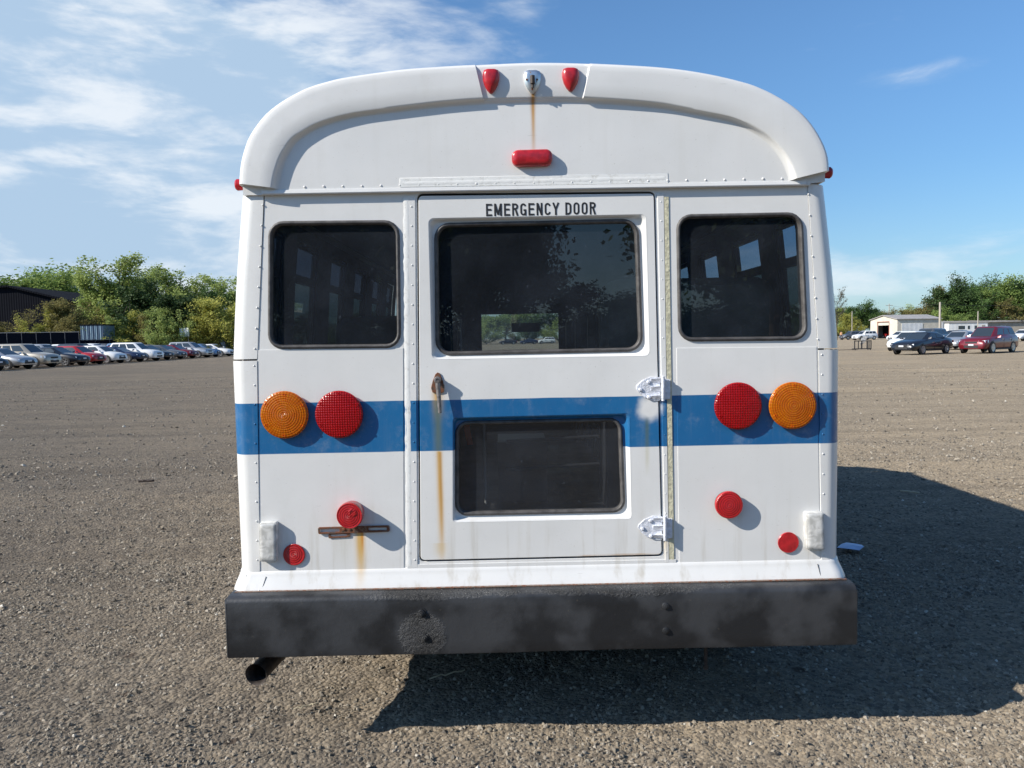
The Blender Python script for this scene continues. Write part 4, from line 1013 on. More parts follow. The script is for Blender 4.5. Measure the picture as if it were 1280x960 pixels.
KINDS = {
 'sedan': dict(L=4.75, W=1.83, H=1.44, top=[(-2.37, .62, .70), (-2.33, .93, .80), (-2.0, 1.02, .86), (-1.55, 1.03, .89), (-.5, .97, .905), (1.0, .955, .905), (1.6, .87, .88), (2.1, .76, .82), (2.3, .66, .74), (2.375, .52, .64)], gb=(-1.85, 1.15), gt=(-.95, .22), wx=(-1.38, 1.42), r=.325),
 'coupe': dict(L=4.6, W=1.84, H=1.36, top=[(-2.3, .62, .72), (-2.26, .94, .82), (-1.9, 1.0, .88), (-1.3, .98, .90), (-.4, .93, .91), (.8, .93, .905), (1.5, .87, .89), (2.0, .77, .83), (2.22, .66, .74), (2.3, .5, .62)], gb=(-1.75, .95), gt=(-.75, .02), wx=(-1.35, 1.38), r=.335),
 'suv': dict(L=4.7, W=1.88, H=1.72, top=[(-2.35, .70, .78), (-2.31, 1.06, .86), (-2.1, 1.12, .91), (-1.0, 1.10, .93), (.9, 1.08, .93), (1.5, 1.02, .91), (2.05, .93, .86), (2.28, .80, .80), (2.35, .62, .72)], gb=(-2.22, 1.12), gt=(-1.95, .35), wx=(-1.38, 1.42), r=.365),
 'hatchback': dict(L=4.25, W=1.79, H=1.50, top=[(-2.12, .64, .74), (-2.08, .98, .82), (-1.8, 1.02, .87), (-.8, .99, .89), (.9, .97, .89), (1.4, .91, .87), (1.85, .80, .82), (2.05, .68, .74), (2.12, .52, .64)], gb=(-1.98, 1.12), gt=(-1.45, .28), wx=(-1.25, 1.30), r=.32)}
def make_car(kind):
    K = KINDS[kind]; root = empty('parked_'+kind); hw = K['W']/2; H = K['H']; mb = MB(); loops = []
    for (x, zt_, w) in K['top']:
        zl = .24 if abs(x) < 2.0 else .30
        loops.append([Vector(p) for p in ((x, -w*.90, zl), (x, -w, zl+.14), (x, -w*1.01, (zl+zt_)*.52), (x, -w*.975, zt_-.10), (x, -w*.90, zt_-.015), (x, -w*.45, zt_+.03), (x, 0, zt_+.04), (x, w*.45, zt_+.03), (x, w*.90, zt_-.015), (x, w*.975, zt_-.10), (x, w*1.01, (zl+zt_)*.52), (x, w, zl+.14), (x, w*.90, zl))])
    mb.loft(loops, True, True, True)
    mb.build('body', CP['white'], root, smooth=50)
    # greenhouse
    b0, b1 = K['gb']; t0_, t1_ = K['gt']; zb_ = interp([(a, b) for a, b, c in K['top']], 0)-.02; bw, tw = hw*.90, hw*.68; zt_ = H
    def zbase(x): return interp([(a, b) for a, b, c in K['top']], x)-.03
    bl_ = [(b0, -bw*.88), (b0+.25, -bw), (b1-.35, -bw), (b1, -bw*.80), (b1, bw*.80), (b1-.35, bw), (b0+.25, bw), (b0, bw*.88)]
    tl_ = [(t0_, -tw*.88), (t0_+.2, -tw), (t1_-.2, -tw), (t1_, -tw*.90), (t1_, tw*.90), (t1_-.2, tw), (t0_+.2, tw), (t0_, tw*.88)]
    B_ = [Vector((x, y, zbase(x))) for x, y in bl_]; T_ = [Vector((x, y, zt_-.07)) for x, y in tl_]
    T2 = [Vector((x*.93+(t0_+t1_)/2*.07, y*.86, zt_-.015)) for x, y in tl_]; T3 = [Vector(((x-(t0_+t1_)/2)*.6+(t0_+t1_)/2, y*.5, zt_)) for x, y in tl_]
    MB().loft([B_, T_, T2, T3], True, False, True).build('roof', CP['white'], root, smooth=45)
    def pane(i0, i1, u0, u1, v0, v1, name):
        a, b = B_[i0], B_[i1]; c_, d_ = T_[i0], T_[i1]
        def pt(u, v): return (a.lerp(b, u)).lerp(c_.lerp(d_, u), v)
        q_ = [pt(u0, v0), pt(u1, v0), pt(u1, v1), pt(u0, v1)]
        nrm_ = (q_[1]-q_[0]).cross(q_[3]-q_[0]).normalized(); ctr = sum(q_, Vector())/4
        if nrm_.dot(ctr-Vector((0, 0, .9))) < 0: nrm_ = -nrm_
        q2 = [p+nrm_*.008 for p in q_]
        MB().add([p-nrm_*.01 for p in q_]+q2, [(4, 5, 6, 7), (0, 1, 5, 4), (1, 2, 6, 5), (2, 3, 7, 6), (3, 0, 4, 7)]).build(name, CGLASS, root, smooth=0)
    pane(3, 4, .04, .96, .06, .96, 'windshield'); pane(7, 0, .05, .95, .25, .94, 'rear_window')
    for i0, i1 in ((1, 2), (6, 5)):
        cuts = [(-.0, .30), (.34, .62), (.66, 1.0)] if kind == 'suv' else [(.02, .46), (.51, .99)]
        for u0, u1 in cuts: pane(i0, i1, u0, u1, .20, .90, 'side_window')
    wt = interp([(a, c) for a, b, c in K['top']], 1.4)
    for wx in K['wx']:
        w_ = interp([(a, c) for a, b, c in K['top']], wx)
        for s in (-1, 1):
            y_ = s*(w_-.075); m2 = MB()
            m2.lathe((wx, y_, K['r']), (0, s, 0), [(K['r']*.6, -.10), (K['r']*.96, -.10), (K['r'], -.07), (K['r'], .07), (K['r']*.95, .10), (K['r']*.72, .102), (K['r']*.70, .08)], 20)
            t2 = m2.build('wheel', CTRIM, root)
            m2 = MB(); r_ = K['r']*.70
            m2.lathe((wx, y_, K['r']), (0, s, 0), [(r_, .085), (r_*.98, .104), (r_*.88, .100), (r_*.86, .085)], 20)
            for k in range(5):
                a = 2*PI*k/5; dd = Vector((math.cos(a), 0, math.sin(a))); n_ = Vector((-math.sin(a), 0, math.cos(a))); c0 = Vector((wx, y_+s*.098, K['r']))
                m2.add([c0+n_*.035, c0-n_*.035, c0+dd*r_*.9-n_*.025, c0+dd*r_*.9+n_*.025], [(0, 1, 2, 3)])
            m2.lathe((wx, y_+s*.095, K['r']), (0, s, 0), [(.05, 0), (.045, .01), (0, .012)], 10)
            m2.build('rim', ALLOY, t2, smooth=30)
            m3 = MB(); m3.lathe((wx, s*(w_*1.0), K['r']+.01), (0, s, 0), [(K['r']*1.15, -.01), (K['r']*1.15, .003), (0, .003)], 22)
            # arch gap: keep only the upper part above the sill
            m3.build('wheel_arch', CTRIM, root, smooth=0)
    fx = K['top'][-1][0]; rx_ = K['top'][0][0]
    m2 = MB(); m2.box(fx-.04, fx+.012, -.42, .42, .36, .52); m2.build('lower_grille', CTRIM, root, smooth=0)
    m2 = MB(); zf = interp([(a, b) for a, b, c in K['top']], fx-.12); m2.box(fx-.12, fx-.0, -.36, .36, zf-.20, zf-.07); m2.build('grille', CTRIM, root, smooth=0)
    MB().box(fx-.01, fx+.022, -.16, .16, .50, .60).build('number_plate', PLATE, root, smooth=0)
    for s in (-1, 1):
        for u_ in ((.33, .65) if kind != 'coupe' else (.5,)):
            xx = b0+(b1-b0)*u_; wv_ = interp([(a, c) for a, b, c in K['top']], xx); MB().box(xx-.012, xx+.012, s*wv_*1.004-.012, s*wv_*1.004+.006, .36, zb_-.12).build('door_gap', CTRIM, root, smooth=0)
            MB().box(xx+.06, xx+.24, s*wv_-.01, s*wv_*1.0+s*.028+.001, zb_-.20, zb_-.165).build('door_handle', ALLOY, root, smooth=0)
    for s in (-1, 1):
        w_ = K['top'][-2][2]; zf2 = interp([(a, b) for a, b, c in K['top']], fx-.2)
        MB().hexa([(fx-.02, s*.40, zf2-.20), (fx-.10, s*(w_+.0), zf2-.20), (fx-.40, s*(w_+.08), zf2-.18), (fx-.3, s*.42, zf2-.18)],
                  [(fx-.06, s*.42, zf2-.07), (fx-.14, s*(w_-.02), zf2-.04), (fx-.44, s*(w_+.065), zf2-.02), (fx-.3, s*.45, zf2-.02)]).build('headlight', HEADL, root, smooth=0)
        w_ = K['top'][1][2]; zr = K['top'][1][1]
        MB().box(rx_-.01, rx_+.28, s*(w_-.09)-.10, s*(w_-.09)+.11, zr-.22, zr-.07).build('tail_light', TAILL, root, smooth=0)
        MB().hexa([(.62, s*(hw-.05), .98), (.80, s*(hw-.05), .98), (.78, s*(hw+.14), 1.0), (.66, s*(hw+.14), 1.0)], [(.62, s*(hw-.05), 1.05), (.76, s*(hw-.05), 1.08), (.74, s*(hw+.14), 1.13), (.66, s*(hw+.14), 1.13)]).build('side_mirror', CP['white'], root, smooth=0)
        MB().box(K['wx'][0]+.45, K['wx'][1]-.45, s*(hw-.01)-.02, s*(hw-.01)+.02, .22, .33).build('sill', CTRIM, root, smooth=0)
    return root
def copy_tree(o, parent=None):
    c = o.copy(); COL.objects.link(c); c.parent = parent
    for ch in o.children: copy_tree(ch, c)
    return c
protos = {}; used = set()
def kids(o):
    out = []
    for c in o.children: out.append(c); out += kids(c)
    return out
PAINTED = ('body', 'roof', 'side_mirror')
def place_car(kind, colour, loc, heading, label, group, scale=1.0):
    if kind not in protos: protos[kind] = make_car(kind); bpy.context.view_layer.update()
    o = protos[kind] if kind not in used else copy_tree(protos[kind])
    used.add(kind)
    o.location = loc; o.rotation_euler = (0, 0, heading); o.scale = (scale,)*3
    tag(o, label, 'car', group)
    for c in o.children:
        if c.name.split('.')[0] in PAINTED:
            c.material_slots[0].link = 'OBJECT'; c.material_slots[0].material = CP[colour]
    return o
KW = {'sedan': 'sedan', 'suv': 'SUV', 'hatchback': 'hatchback', 'coupe': 'coupe'}
GL = 'cars parked in rows on the left side of the lot'
front = [('sedan', 'black', 'at the left edge of the photo, nearest of the front row'), ('sedan', 'silver', 'second of the front row, between the black sedan and the beige SUV'), ('suv', 'beige', 'in the front row just left of a small black car'),
         ('sedan', 'black', 'in the front row between the beige SUV and the red hatchback'), ('hatchback', 'red', 'bright red and alone of that colour in the front row'), ('hatchback', 'white', 'in the front row right behind the bright red hatchback'),
         ('coupe', 'navy', 'in the front row between two white cars'), ('suv', 'white', 'in the middle of the front row beside the navy coupe'), ('sedan', 'black', 'in the front row between the white SUV and the grey sedan'),
         ('sedan', 'grey', 'in the front row with bright alloy wheels, left of the dark red car'), ('sedan', 'maroon', 'dark red, low behind the nose of the grey sedan'), ('suv', 'silver', 'last large car of the front row before the bus corner'),
         ('hatchback', 'blue', 'pale blue, at the far end of the front row beside the bus'), ('sedan', 'white', 'at the far end of the front row, mostly hidden by the bus')]
CARX, CARY0, CSTEP = -34.2, 49.5, 3.35
for i, (k, c_, l_) in enumerate(front):
    y = CARY0+CSTEP*i; x = CARX-2.3+.0*i+random.uniform(-.3, .3)
    nm = {'maroon': 'dark red', 'blue': 'pale blue', 'navy': 'navy blue'}.get(c_, c_)
    place_car(k, c_, (x, y, 0), rad(-9)+random.uniform(-.04, .04), f'{nm} {KW[k]} {l_}', GL, 1.06)
sec_c = ['white', 'grey', 'suv white', 'silver', 'suv grey', 'suv white', 'suv silver', 'white', 'suv black', 'suv white', 'maroon', 'suv blue', 'white', 'silver']
fl = ['front black sedan at the left edge', 'front silver sedan', 'front beige SUV', 'small front black sedan', 'front red hatchback', 'front white hatchback', 'front navy coupe', 'front white SUV', 'black sedan right of the front white SUV', 'front grey sedan', 'front dark red sedan', 'front silver SUV', 'front pale blue hatchback', 'last front white sedan']
for rowi, (dx, word, seq) in enumerate(((6.6, 'second row', sec_c), (13.5, 'third row', sec_c[5:]+sec_c[:5]), (22.5, 'rearmost row', sec_c[9:]+sec_c[:9]))):
    for i in range(14):
        s_ = seq[i]; k = 'suv' if s_.startswith('suv') else ('sedan', 'hatchback', 'sedan', 'coupe')[(i+rowi) % 4]; c_ = s_.split()[-1]
        nm = {'maroon': 'dark red', 'blue': 'pale blue'}.get(c_, c_)
        place_car(k, c_, (CARX-2.3-dx+.0*i+random.uniform(-.4, .4), CARY0-1.2+CSTEP*i+random.uniform(-.3, .3)-rowi, 0), rad(-9)+(PI if rowi == 1 else 0)+random.uniform(-.05, .05),
                  f'{nm} {KW[k]} in the {word}, behind the {fl[i]}', GL, 1.06)
GR = 'cars parked on the right side of the lot'
def rc(kind, col, px, D, deg, label, sc=1.0):
    p = at(px, D); place_car(kind, col, p, math.atan2(-math.cos(rad(deg)), -math.sin(rad(deg))), label, GR, sc)
rc('sedan', 'black', 1155, 50.5, 58, 'shiny black sedan nearest the bus on the right side of the lot')
rc('suv', 'maroon', 1239, 50.5, 56, 'dark red SUV at the right edge with its front towards the bus')
rc('hatchback', 'white', 1140, 60, 55, 'white hatchback showing its bonnet behind the shiny black sedan')
rc('suv', 'grey', 1163, 68, 55, 'grey SUV behind the roof of the black sedan')
rc('sedan', 'silver', 1203, 61, 52, 'silver sedan between the black sedan and the dark red SUV')
rc('hatchback', 'black', 1196, 71, 55, 'black hatchback whose roof shows behind the silver sedan')
rc('sedan', 'white', 1284, 96, 60, 'white sedan cut by the right edge, far behind the dark red SUV')
rc('sedan', 'white', 1192, 92, 60, 'white sedan in front of the open porch of the long building')
rc('suv', 'white', 1083, 146, 75, 'white SUV parked beside the doorway building, behind the metal rack')
rc('suv', 'grey', 1066, 155, 75, 'grey SUV parked before the green trees, left of the white SUV')
rc('hatchback', 'white', 1128, 118, 70, 'small white hatchback before the white garage panels')
for px, D, k, c_, l_ in ((684, 205, 'suv', 'white', 'white SUV far ahead, seen through the bus windshield'), (662, 200, 'sedan', 'navy', 'navy sedan far ahead, seen through the bus windshield'), (636, 203, 'sedan', 'black', 'black sedan far ahead, leftmost of three seen through the bus')):
    p = at(px, D); place_car(k, c_, p, PI+.1, l_, 'cars far ahead of the bus')

# ================================================================== BUILDINGS, FENCES, POLES
def wallmat(name, col, rib=0, axis='x', rough=.6, var=.1, metal=0):
    m, T, b = newmat(name); co = T.node('ShaderNodeTexCoord').outputs['Object']
    n = T.noise(co, .8, 5, .6); T.put(b.inputs['Base Color'], T.mix(T.rng(n, .3, .7), [q*(1-var) for q in col], [min(q*(1+var), .9) for q in col])); b.inputs['Roughness'].default_value = rough; b.inputs['Metallic'].default_value = metal
    if rib:
        wv = T.node('ShaderNodeTexWave', wave_type='BANDS', bands_direction='DIAGONAL' if axis == 'd' else axis.upper()); T.put(wv.inputs['Vector'], co); wv.inputs['Scale'].default_value = rib
        bn = T.node('ShaderNodeBump'); bn.inputs['Strength'].default_value = .8; bn.inputs['Distance'].default_value = .04; T.put(bn.inputs['Height'], wv.outputs[0]); T.l.new(bn.outputs[0], b.inputs['Normal'])
    return m
BLACKMET = wallmat('black_metal_cladding', (.006, .007, .011), .8, rough=.95); BLACKMET.node_tree.nodes['Principled BSDF'].inputs['Specular IOR Level'].default_value = .1; CREAM = wallmat('cream_metal_cladding', (.62, .57, .47), 1.5); WHITEP = wallmat('white_panels', (.78, .78, .76), 1.0)
TAN = wallmat('tan_cladding', (.38, .34, .28), 1.0); ROOFG = wallmat('pale_metal_roofing', (.40, .37, .34), 1.0, metal=.2); DARKIN = simple('dark_opening', (.012, .012, .012), .9)
# dark barn on the left
bz = zat(8, 358, 125); ez = zat(100, 377, 125); bx = at(6, 125)
wh = empty('dark_warehouse', (bx.x, bx.y, 0), 0, 'large black metal warehouse with a low sloping roof at the left edge', 'building')
hw_ = abs(at(103, 125).x-bx.x)
mb = MB()
g_ = [(-hw_-14, 0), (hw_, 0), (hw_, ez-.3), (2, bz-.3), (-hw_-14, bz-1.3)]
mb.loft([[Vector((x, y, z)) for x, z in g_] for y in (0, 30)], True, True, True); mb.build('wall', BLACKMET, wh, smooth=0)
mb = MB()
for (x0_, z0_, x1_, z1_) in ((2, bz-.28, hw_+.6, ez-.45), (-hw_-14.5, bz-1.3, 2, bz-.28)):
    mb.hexa([(x0_, -.5, z0_), (x1_, -.5, z1_), (x1_, 30.5, z1_), (x0_, 30.5, z0_)], [(x0_, -.5, z0_+.3), (x1_, -.5, z1_+.3), (x1_, 30.5, z1_+.3), (x0_, 30.5, z0_+.3)])
mb.build('roof', BLACKMET, wh, smooth=0)
# buildings on the right
C0 = at(1124, 165); gang = rad(10); CA = C0+Vector((-math.sin(gang), math.cos(gang), 0))*9.0; CB = C0+Vector((math.cos(gang), math.sin(gang), 0))*10.5
u = (CB-C0); ln = u.length; ang = math.atan2(u.y, u.x); wd = (CA-C0).length; ev_ = zat(1124, 399.0, 165); pk = zat(1107, 394.3, 168)
gb = empty('garage_building', C0, ang, 'cream metal garage building with an open roll door in its gable end', 'building')
# local: x along the side wall, y across the gable
def gable(y): return ev_+(pk-ev_)*(1-abs(y-wd/2)/(wd/2))
mb = MB(); dy0, dy1, dz = wd*.30, wd*.72, zat(1107, 402.5, 167)
mb.box(0, ln, 0, .15, 0, ev_); mb.box(0, ln, wd-.15, wd, 0, ev_); mb.box(ln-.15, ln, .15, wd-.15, 0, ev_)
mb.box(0, .15, .15, dy0, 0, ev_); mb.box(0, .15, dy1, wd-.15, 0, ev_); mb.box(0, .15, dy0, dy1, dz, ev_)
mb.add([(0, 0, ev_), (0, wd, ev_), (0, wd/2, pk), (.15, 0, ev_), (.15, wd, ev_), (.15, wd/2, pk)], [(0, 1, 2), (3, 5, 4)])
mb.build('wall', CREAM, gb, smooth=0)
mb = MB()
for a, b in ((-.25, wd/2), (wd+.25, wd/2)):
    z0_ = ev_-.05; mb.hexa([(-.3, a, z0_), (ln+.3, a, z0_), (ln+.3, b, pk), (-.3, b, pk)], [(-.3, a, z0_+.14), (ln+.3, a, z0_+.14), (ln+.3, b, pk+.14), (-.3, b, pk+.14)])
mb.build('roof', ROOFG, gb, smooth=0)
mb = MB(); mb.box(-.04, -.01, dy0-.15, dy1+.15, dz, dz+.15); mb.box(-.04, -.01, dy0-.15, dy0, 0, dz); mb.box(-.04, -.01, dy1, dy1+.15, 0, dz)
dr = mb.build('door_frame', simple('rust_red_trim', (.30, .09, .06), .7), gb, smooth=0)
MB().box(.16, .2, dy0, dy1, dz-.7, dz).build('roll_door', CREAM, gb, smooth=0)
MB().box(.3, ln-.3, .2, wd-.2, .005, .02).build('floor_slab', DARKIN, gb, smooth=0)
MB().box(ln*.10, ln*.58, -.06, -.01, .9, ev_-.9).build('white_panels', WHITEP, gb, smooth=0)
MB().box(3.0, 3.1, .2, wd-.2, .02, ev_-.05).build('inner_partition', DARKIN, gb, smooth=0)
# quad bike in the doorway
qb = empty('quad_bike', gb.matrix_world @ Vector((0, 0, 0)), ang)
qb.location = C0 + Vector((math.cos(ang)*1.2-math.sin(ang)*(dy0+dy1)/2, math.sin(ang)*1.2+math.cos(ang)*(dy0+dy1)/2, 0)); tag(qb, 'red quad bike standing in the open garage doorway', 'quad bike')
mb = MB().loft([[Vector((x, w*a, z+dz_)) for a, dz_ in ((-1, 0), (-.6, .12), (.6, .12), (1, 0))] for x, w, z in ((-.9, .45, .75), (-.6, .5, .85), (-.2, .2, .8), (.2, .2, .85), (.6, .5, .9), (.95, .45, .7))], False); mb.box(-.6, .7, -.2, .2, .4, .8)
mb.build('body', CP['red'], qb, smooth=0); MB().box(-.5, .1, -.16, .16, .82, .95).build('seat', CTRIM, qb, smooth=0)
mb = MB(); mb.tube((.35, -.4, 1.12), (.35, .4, 1.12), .02); mb.tube((.45, 0, .8), (.35, 0, 1.12), .025); mb.build('handlebar', CTRIM, qb)
for x in (-.65, .65):
    for s in (-1, 1): MB().lathe((x, s*.45, .3), (0, s, 0), [(.1, -.1), (.28, -.1), (.3, 0), (.28, .1), (.1, .1), (0, .05)], 16).build('wheel', CTRIM, qb)
# long low building
lb0 = at(1160, 190); lz = zat(1230, 401, 190)
lb = empty('long_building', lb0, rad(2), 'long low tan building with an open porch along the right edge', 'building')
mb = MB(); mb.box(5.5, 60, 0, 12, 0, lz-.3); mb.build('wall', TAN, lb, smooth=0)
MB().hexa([(-.3, -.6, lz-.35), (60.5, -.6, lz-.35), (60.5, 13, lz+.35), (-.3, 13, lz+.35)], [(-.3, -.6, lz-.05), (60.5, -.6, lz-.05), (60.5, 13, lz+.6), (-.3, 13, lz+.6)]).build('roof', ROOFG, lb, smooth=0)
mb = MB(); mb.box(0, 5.5, 8, 8.2, 0, lz-.35)
for x in (.2, 2.8): mb.box(x, x+.2, 0, .2, 0, lz-.35)
mb.build('porch', simple('dark_porch_boards', (.05, .035, .025), .8), lb, smooth=0)
for x in (7, 19, 27, 38): 
    f_ = MB().box(x, x+1.4, -.05, -.01, 1.3, 2.4).build('window', WHITEP, lb, smooth=0); MB().box(x+.1, x+1.3, -.07, -.052, 1.4, 2.3).build('pane', CGLASS, f_, smooth=0)
tp = at(1189, 180)
tr_ = empty('site_trailer', tp, rad(3), 'white office trailer with small windows in front of the long tan building', 'trailer')
mb = MB(); mb.box(0, 9.5, 0, 2.6, .5, 3.1); mb.build('wall', WHITEP, tr_, smooth=0); MB().box(-.1, 9.6, -.1, 2.7, 3.1, 3.2).build('roof', ROOFG, tr_, smooth=0)
for x, w in ((2.3, 1.6), (4.6, .5), (6.3, .6)): MB().box(x, x+w, -.03, -.003, 1.7, 2.5).build('window', CGLASS, tr_, smooth=0)
MB().box(8, 8.8, -.03, -.003, .6, 2.6).build('door', TAN, tr_, smooth=0)
mb = MB()
for x in (2, 7.5): mb.lathe((x, .1, .4), (0, -1, 0), [(.15, 0), (.38, 0), (.38, .2), (0, .2)], 14)
mb.build('wheel', CTRIM, tr_)
# container, board, shed on the left
ct = at(106, 98); c1 = at(136, 98); cz = zat(120, 407, 98)
cn = empty('shipping_container', ct, rad(-4), 'blue and white striped metal container behind the left fence', 'container')
Lc = c1.x-ct.x; mb = MB(); n = 24
pr = [Vector((Lc*i/n, (-.05 if i % 2 else 0), 0)) for i in range(n+1)]
mb.loft([[p+Vector((0, 0, .2)) for p in pr], [p+Vector((0, 0, cz)) for p in pr]], False); mb.box(0, Lc, .06, 2.4, .2, cz)
def stripe_mat():
    m, T, b = newmat('blue_white_stripes'); co = T.node('ShaderNodeTexCoord').outputs['Object']; wv = T.node('ShaderNodeTexWave', bands_direction='X'); T.put(wv.inputs['Vector'], co); wv.inputs['Scale'].default_value = .55; wv.inputs['Distortion'].default_value = 1.5
    T.put(b.inputs['Base Color'], T.ramp(wv.outputs[0], [(.45, (.02, .05, .10)), (.62, (.15, .23, .30))])); b.inputs['Roughness'].default_value = .6; return m
mb.build('corrugated_body', stripe_mat(), cn, smooth=0); MB().box(-.05, Lc+.05, -.08, 2.45, cz, cz+.15).build('top_rail', BLACKMET, cn, smooth=0)
bd = at(228.5, 100); b2 = at(240, 100); z0_, z1_ = zat(234, 420.5, 100), zat(234, 410, 100)
wb = empty('white_board', bd, 0, 'white weathered board standing above the fence between trees', 'board'); wdt = b2.x-bd.x
MB().box(0, wdt, 0, .05, z0_, z1_).build('panel', WHITEP, wb, smooth=0)
mb = MB(); mb.box(.1, .2, .052, .15, 0, z1_-.1); mb.box(wdt-.2, wdt-.1, .052, .15, 0, z1_-.1); mb.build('post', TAN, wb, smooth=0)
sh = at(248, 112); s2 = at(276, 112)
shd = empty('grey_shed', sh, 0, 'small grey metal shed half hidden under the yellow trees', 'shed')
MB().box(0, s2.x-sh.x, 0, 3, 0, zat(260, 411, 112)).build('wall', wallmat('grey_cladding', (.20, .22, .24), 1.5), shd, smooth=0); MB().box(-.2, s2.x-sh.x+.2, -.2, 3.2, zat(260, 411, 112), zat(260, 410, 112)+.05).build('roof', ROOFG, shd, smooth=0)

SCREEN = simple('dark_fence_screen', (.007, .008, .014), .95, spec=.1); GALVD = simple('dull_fence_pipe', (.10, .10, .11), .7); GALV = simple('galvanised_pipe', (.35, .36, .38), .5, metal=.4)
def fence(A, B, h, n, label):
    d = (B-A); L_ = d.length; fr = empty('screened_fence', A, math.atan2(d.y, d.x), label, 'fence')
    MB().box(0, L_, -.01, .01, .05, h-.05).build('screen', SCREEN, fr, smooth=0)
    MB().tube((0, 0, h), (L_, 0, h), .03, n=6).build('top_rail', GALV, fr)
    for i in range(n+1): MB().tube((L_*i/n, -.06, 0), (L_*i/n, -.06, h+.08), .035, n=6).build('post', GALVD, fr)
fence(at(-60, 88), at(104, 93), zat(40, 415.5, 90), 9, 'tall chain fence with dark screening behind the left parked cars')
fence(at(104, 93.5), at(330, 128), 2.35, 16, 'lower dark screened fence behind the parked cars, nearer the bus')

WOOD = simple('grey_pole_wood', (.40, .36, .30), .85)
def upole(px, D, ztop_px, r, label, arms=1):
    p = at(px, D); h = zat(px, ztop_px, D); o = empty('utility_pole', p, rad(8), label, 'utility pole', 'utility poles behind the buildings')
    MB().tube((0, 0, 0), (0, 0, h), r, r*.75, 10).build('pole', WOOD, o)
    if arms:
        mb = MB(); mb.box(-1.3, 1.3, -.06, .06, h-.7, h-.55); 
        for x in (-1.2, -.5, .5, 1.2): mb.tube((x, 0, h-.55), (x, 0, h-.38), .04, n=6)
        mb.build('crossarm', WOOD, o, smooth=0)
    return o, Vector((p.x, p.y, h))
o1, w1 = upole(1177.5, 130, 377.5, .20, 'pale utility pole standing at the end of the cream garage building', 0)
MB().tube((.45, -.1, 1.9), (.45, -.1, 2.9), .28, n=10).build('transformer', GALV, o1)
o2, w2 = upole(1225.5, 172, 389, .14, 'short utility pole in front of the dark green trees', 0)
o3, w3 = upole(1113.5, 260, 379.5, .16, 'far utility pole with a crossarm above the garage roof', 1)
o4, w4 = upole(1067, 175, 389, .10, 'thin light pole before the green trees near the bus corner', 0)
def cable(a, b, sag, lab):
    mb = MB(); n = 14; pts_ = [a.lerp(b, i/n)-Vector((0, 0, sag*4*(i/n)*(1-i/n))) for i in range(n+1)]
    for p, q_ in zip(pts_, pts_[1:]): mb.tube(p, q_, .022, n=4, caps=False)
    tag(mb.build('overhead_cable', BLACKRUB, None), lab, 'cable')
cable(w1-Vector((0, 0, .3)), at(1340, 150)+Vector((0, 0, w1.z+.6)), .6, 'overhead cable running right from the pale utility pole')
cable(w1-Vector((0, 0, .2)), w3-Vector((0, 0, .4)), .8, 'overhead cable from the pale utility pole to the far pole')

# metal rack with a bent pale panel on it, standing on the lot
rk0 = at(1070, 64.5); rkw = at(1091, 64.5).x-rk0.x; rkh = zat(1080, 425.5, 64.5)
rk = empty('metal_rack', rk0, rad(-4), 'low black metal rack with upright posts standing alone on the lot', 'rack')
mb = MB()
mb.box(0, rkw, -.03, .03, .06, .13); mb.box(0, rkw, .5, .56, .06, .13); mb.box(0, .05, -.03, .56, .06, .13); mb.box(rkw-.05, rkw, -.03, .56, .06, .13); mb.box(0, rkw, -.03, .03, rkh-.07, rkh)
mb.build('base_frame', CTRIM, rk, smooth=0)
for x, w in ((0, .07), (.22*rkw, .06), (.40*rkw, .10), (.72*rkw, .10), (.84*rkw, .06), (rkw-.07, .07)): MB().box(x, x+w, -.028, .028, .13, rkh-.07).build('post', CTRIM, rk, smooth=0)
for x in (.06, rkw-.12): 
    for y in (0, .5): MB().box(x, x+.07, y-.02, y+.05, 0, .06).build('foot', CTRIM, rk, smooth=0)
pn = empty('bent_panel', (rk0.x+rkw*.5, rk0.y-.05, 0), 0, 'dented pale metal panel leaning upright inside the black rack', 'panel')
mb = MB().loft([[Vector((x*1.0, .15+dy, z)) for x, z in ((-.12, .45), (.25, .62), (.50, 1.18), (.20, 1.12), (-.05, .95))] for dy in (0, .05)], True, True, True); mb.build('sheet', simple('dented_sheet', (.5, .48, .45), .5, var=.3), pn, smooth=0)
MB().tube((0, .2, .14), (.02, .2, .6), .05, n=8).build('bracket', CTRIM, pn)
mb = MB(); a = at(1048, 64); mb.loft([[Vector((a.x+x, a.y+y, z)) for x, z in ((0, .02), (.9, .03), (1.8, .05), (1.8, .09), (.9, .07), (0, .05))] for y in (0, .10)], True, True, True)  # long dark strip modelled in place of the flat shade beside the rack
tag(mb.build('shade_strip', simple('dark_shade_strip', (.07, .05, .04), .8), None, smooth=0), 'dark strip built as low flat shade on the lot left of the black rack', 'shade strip')

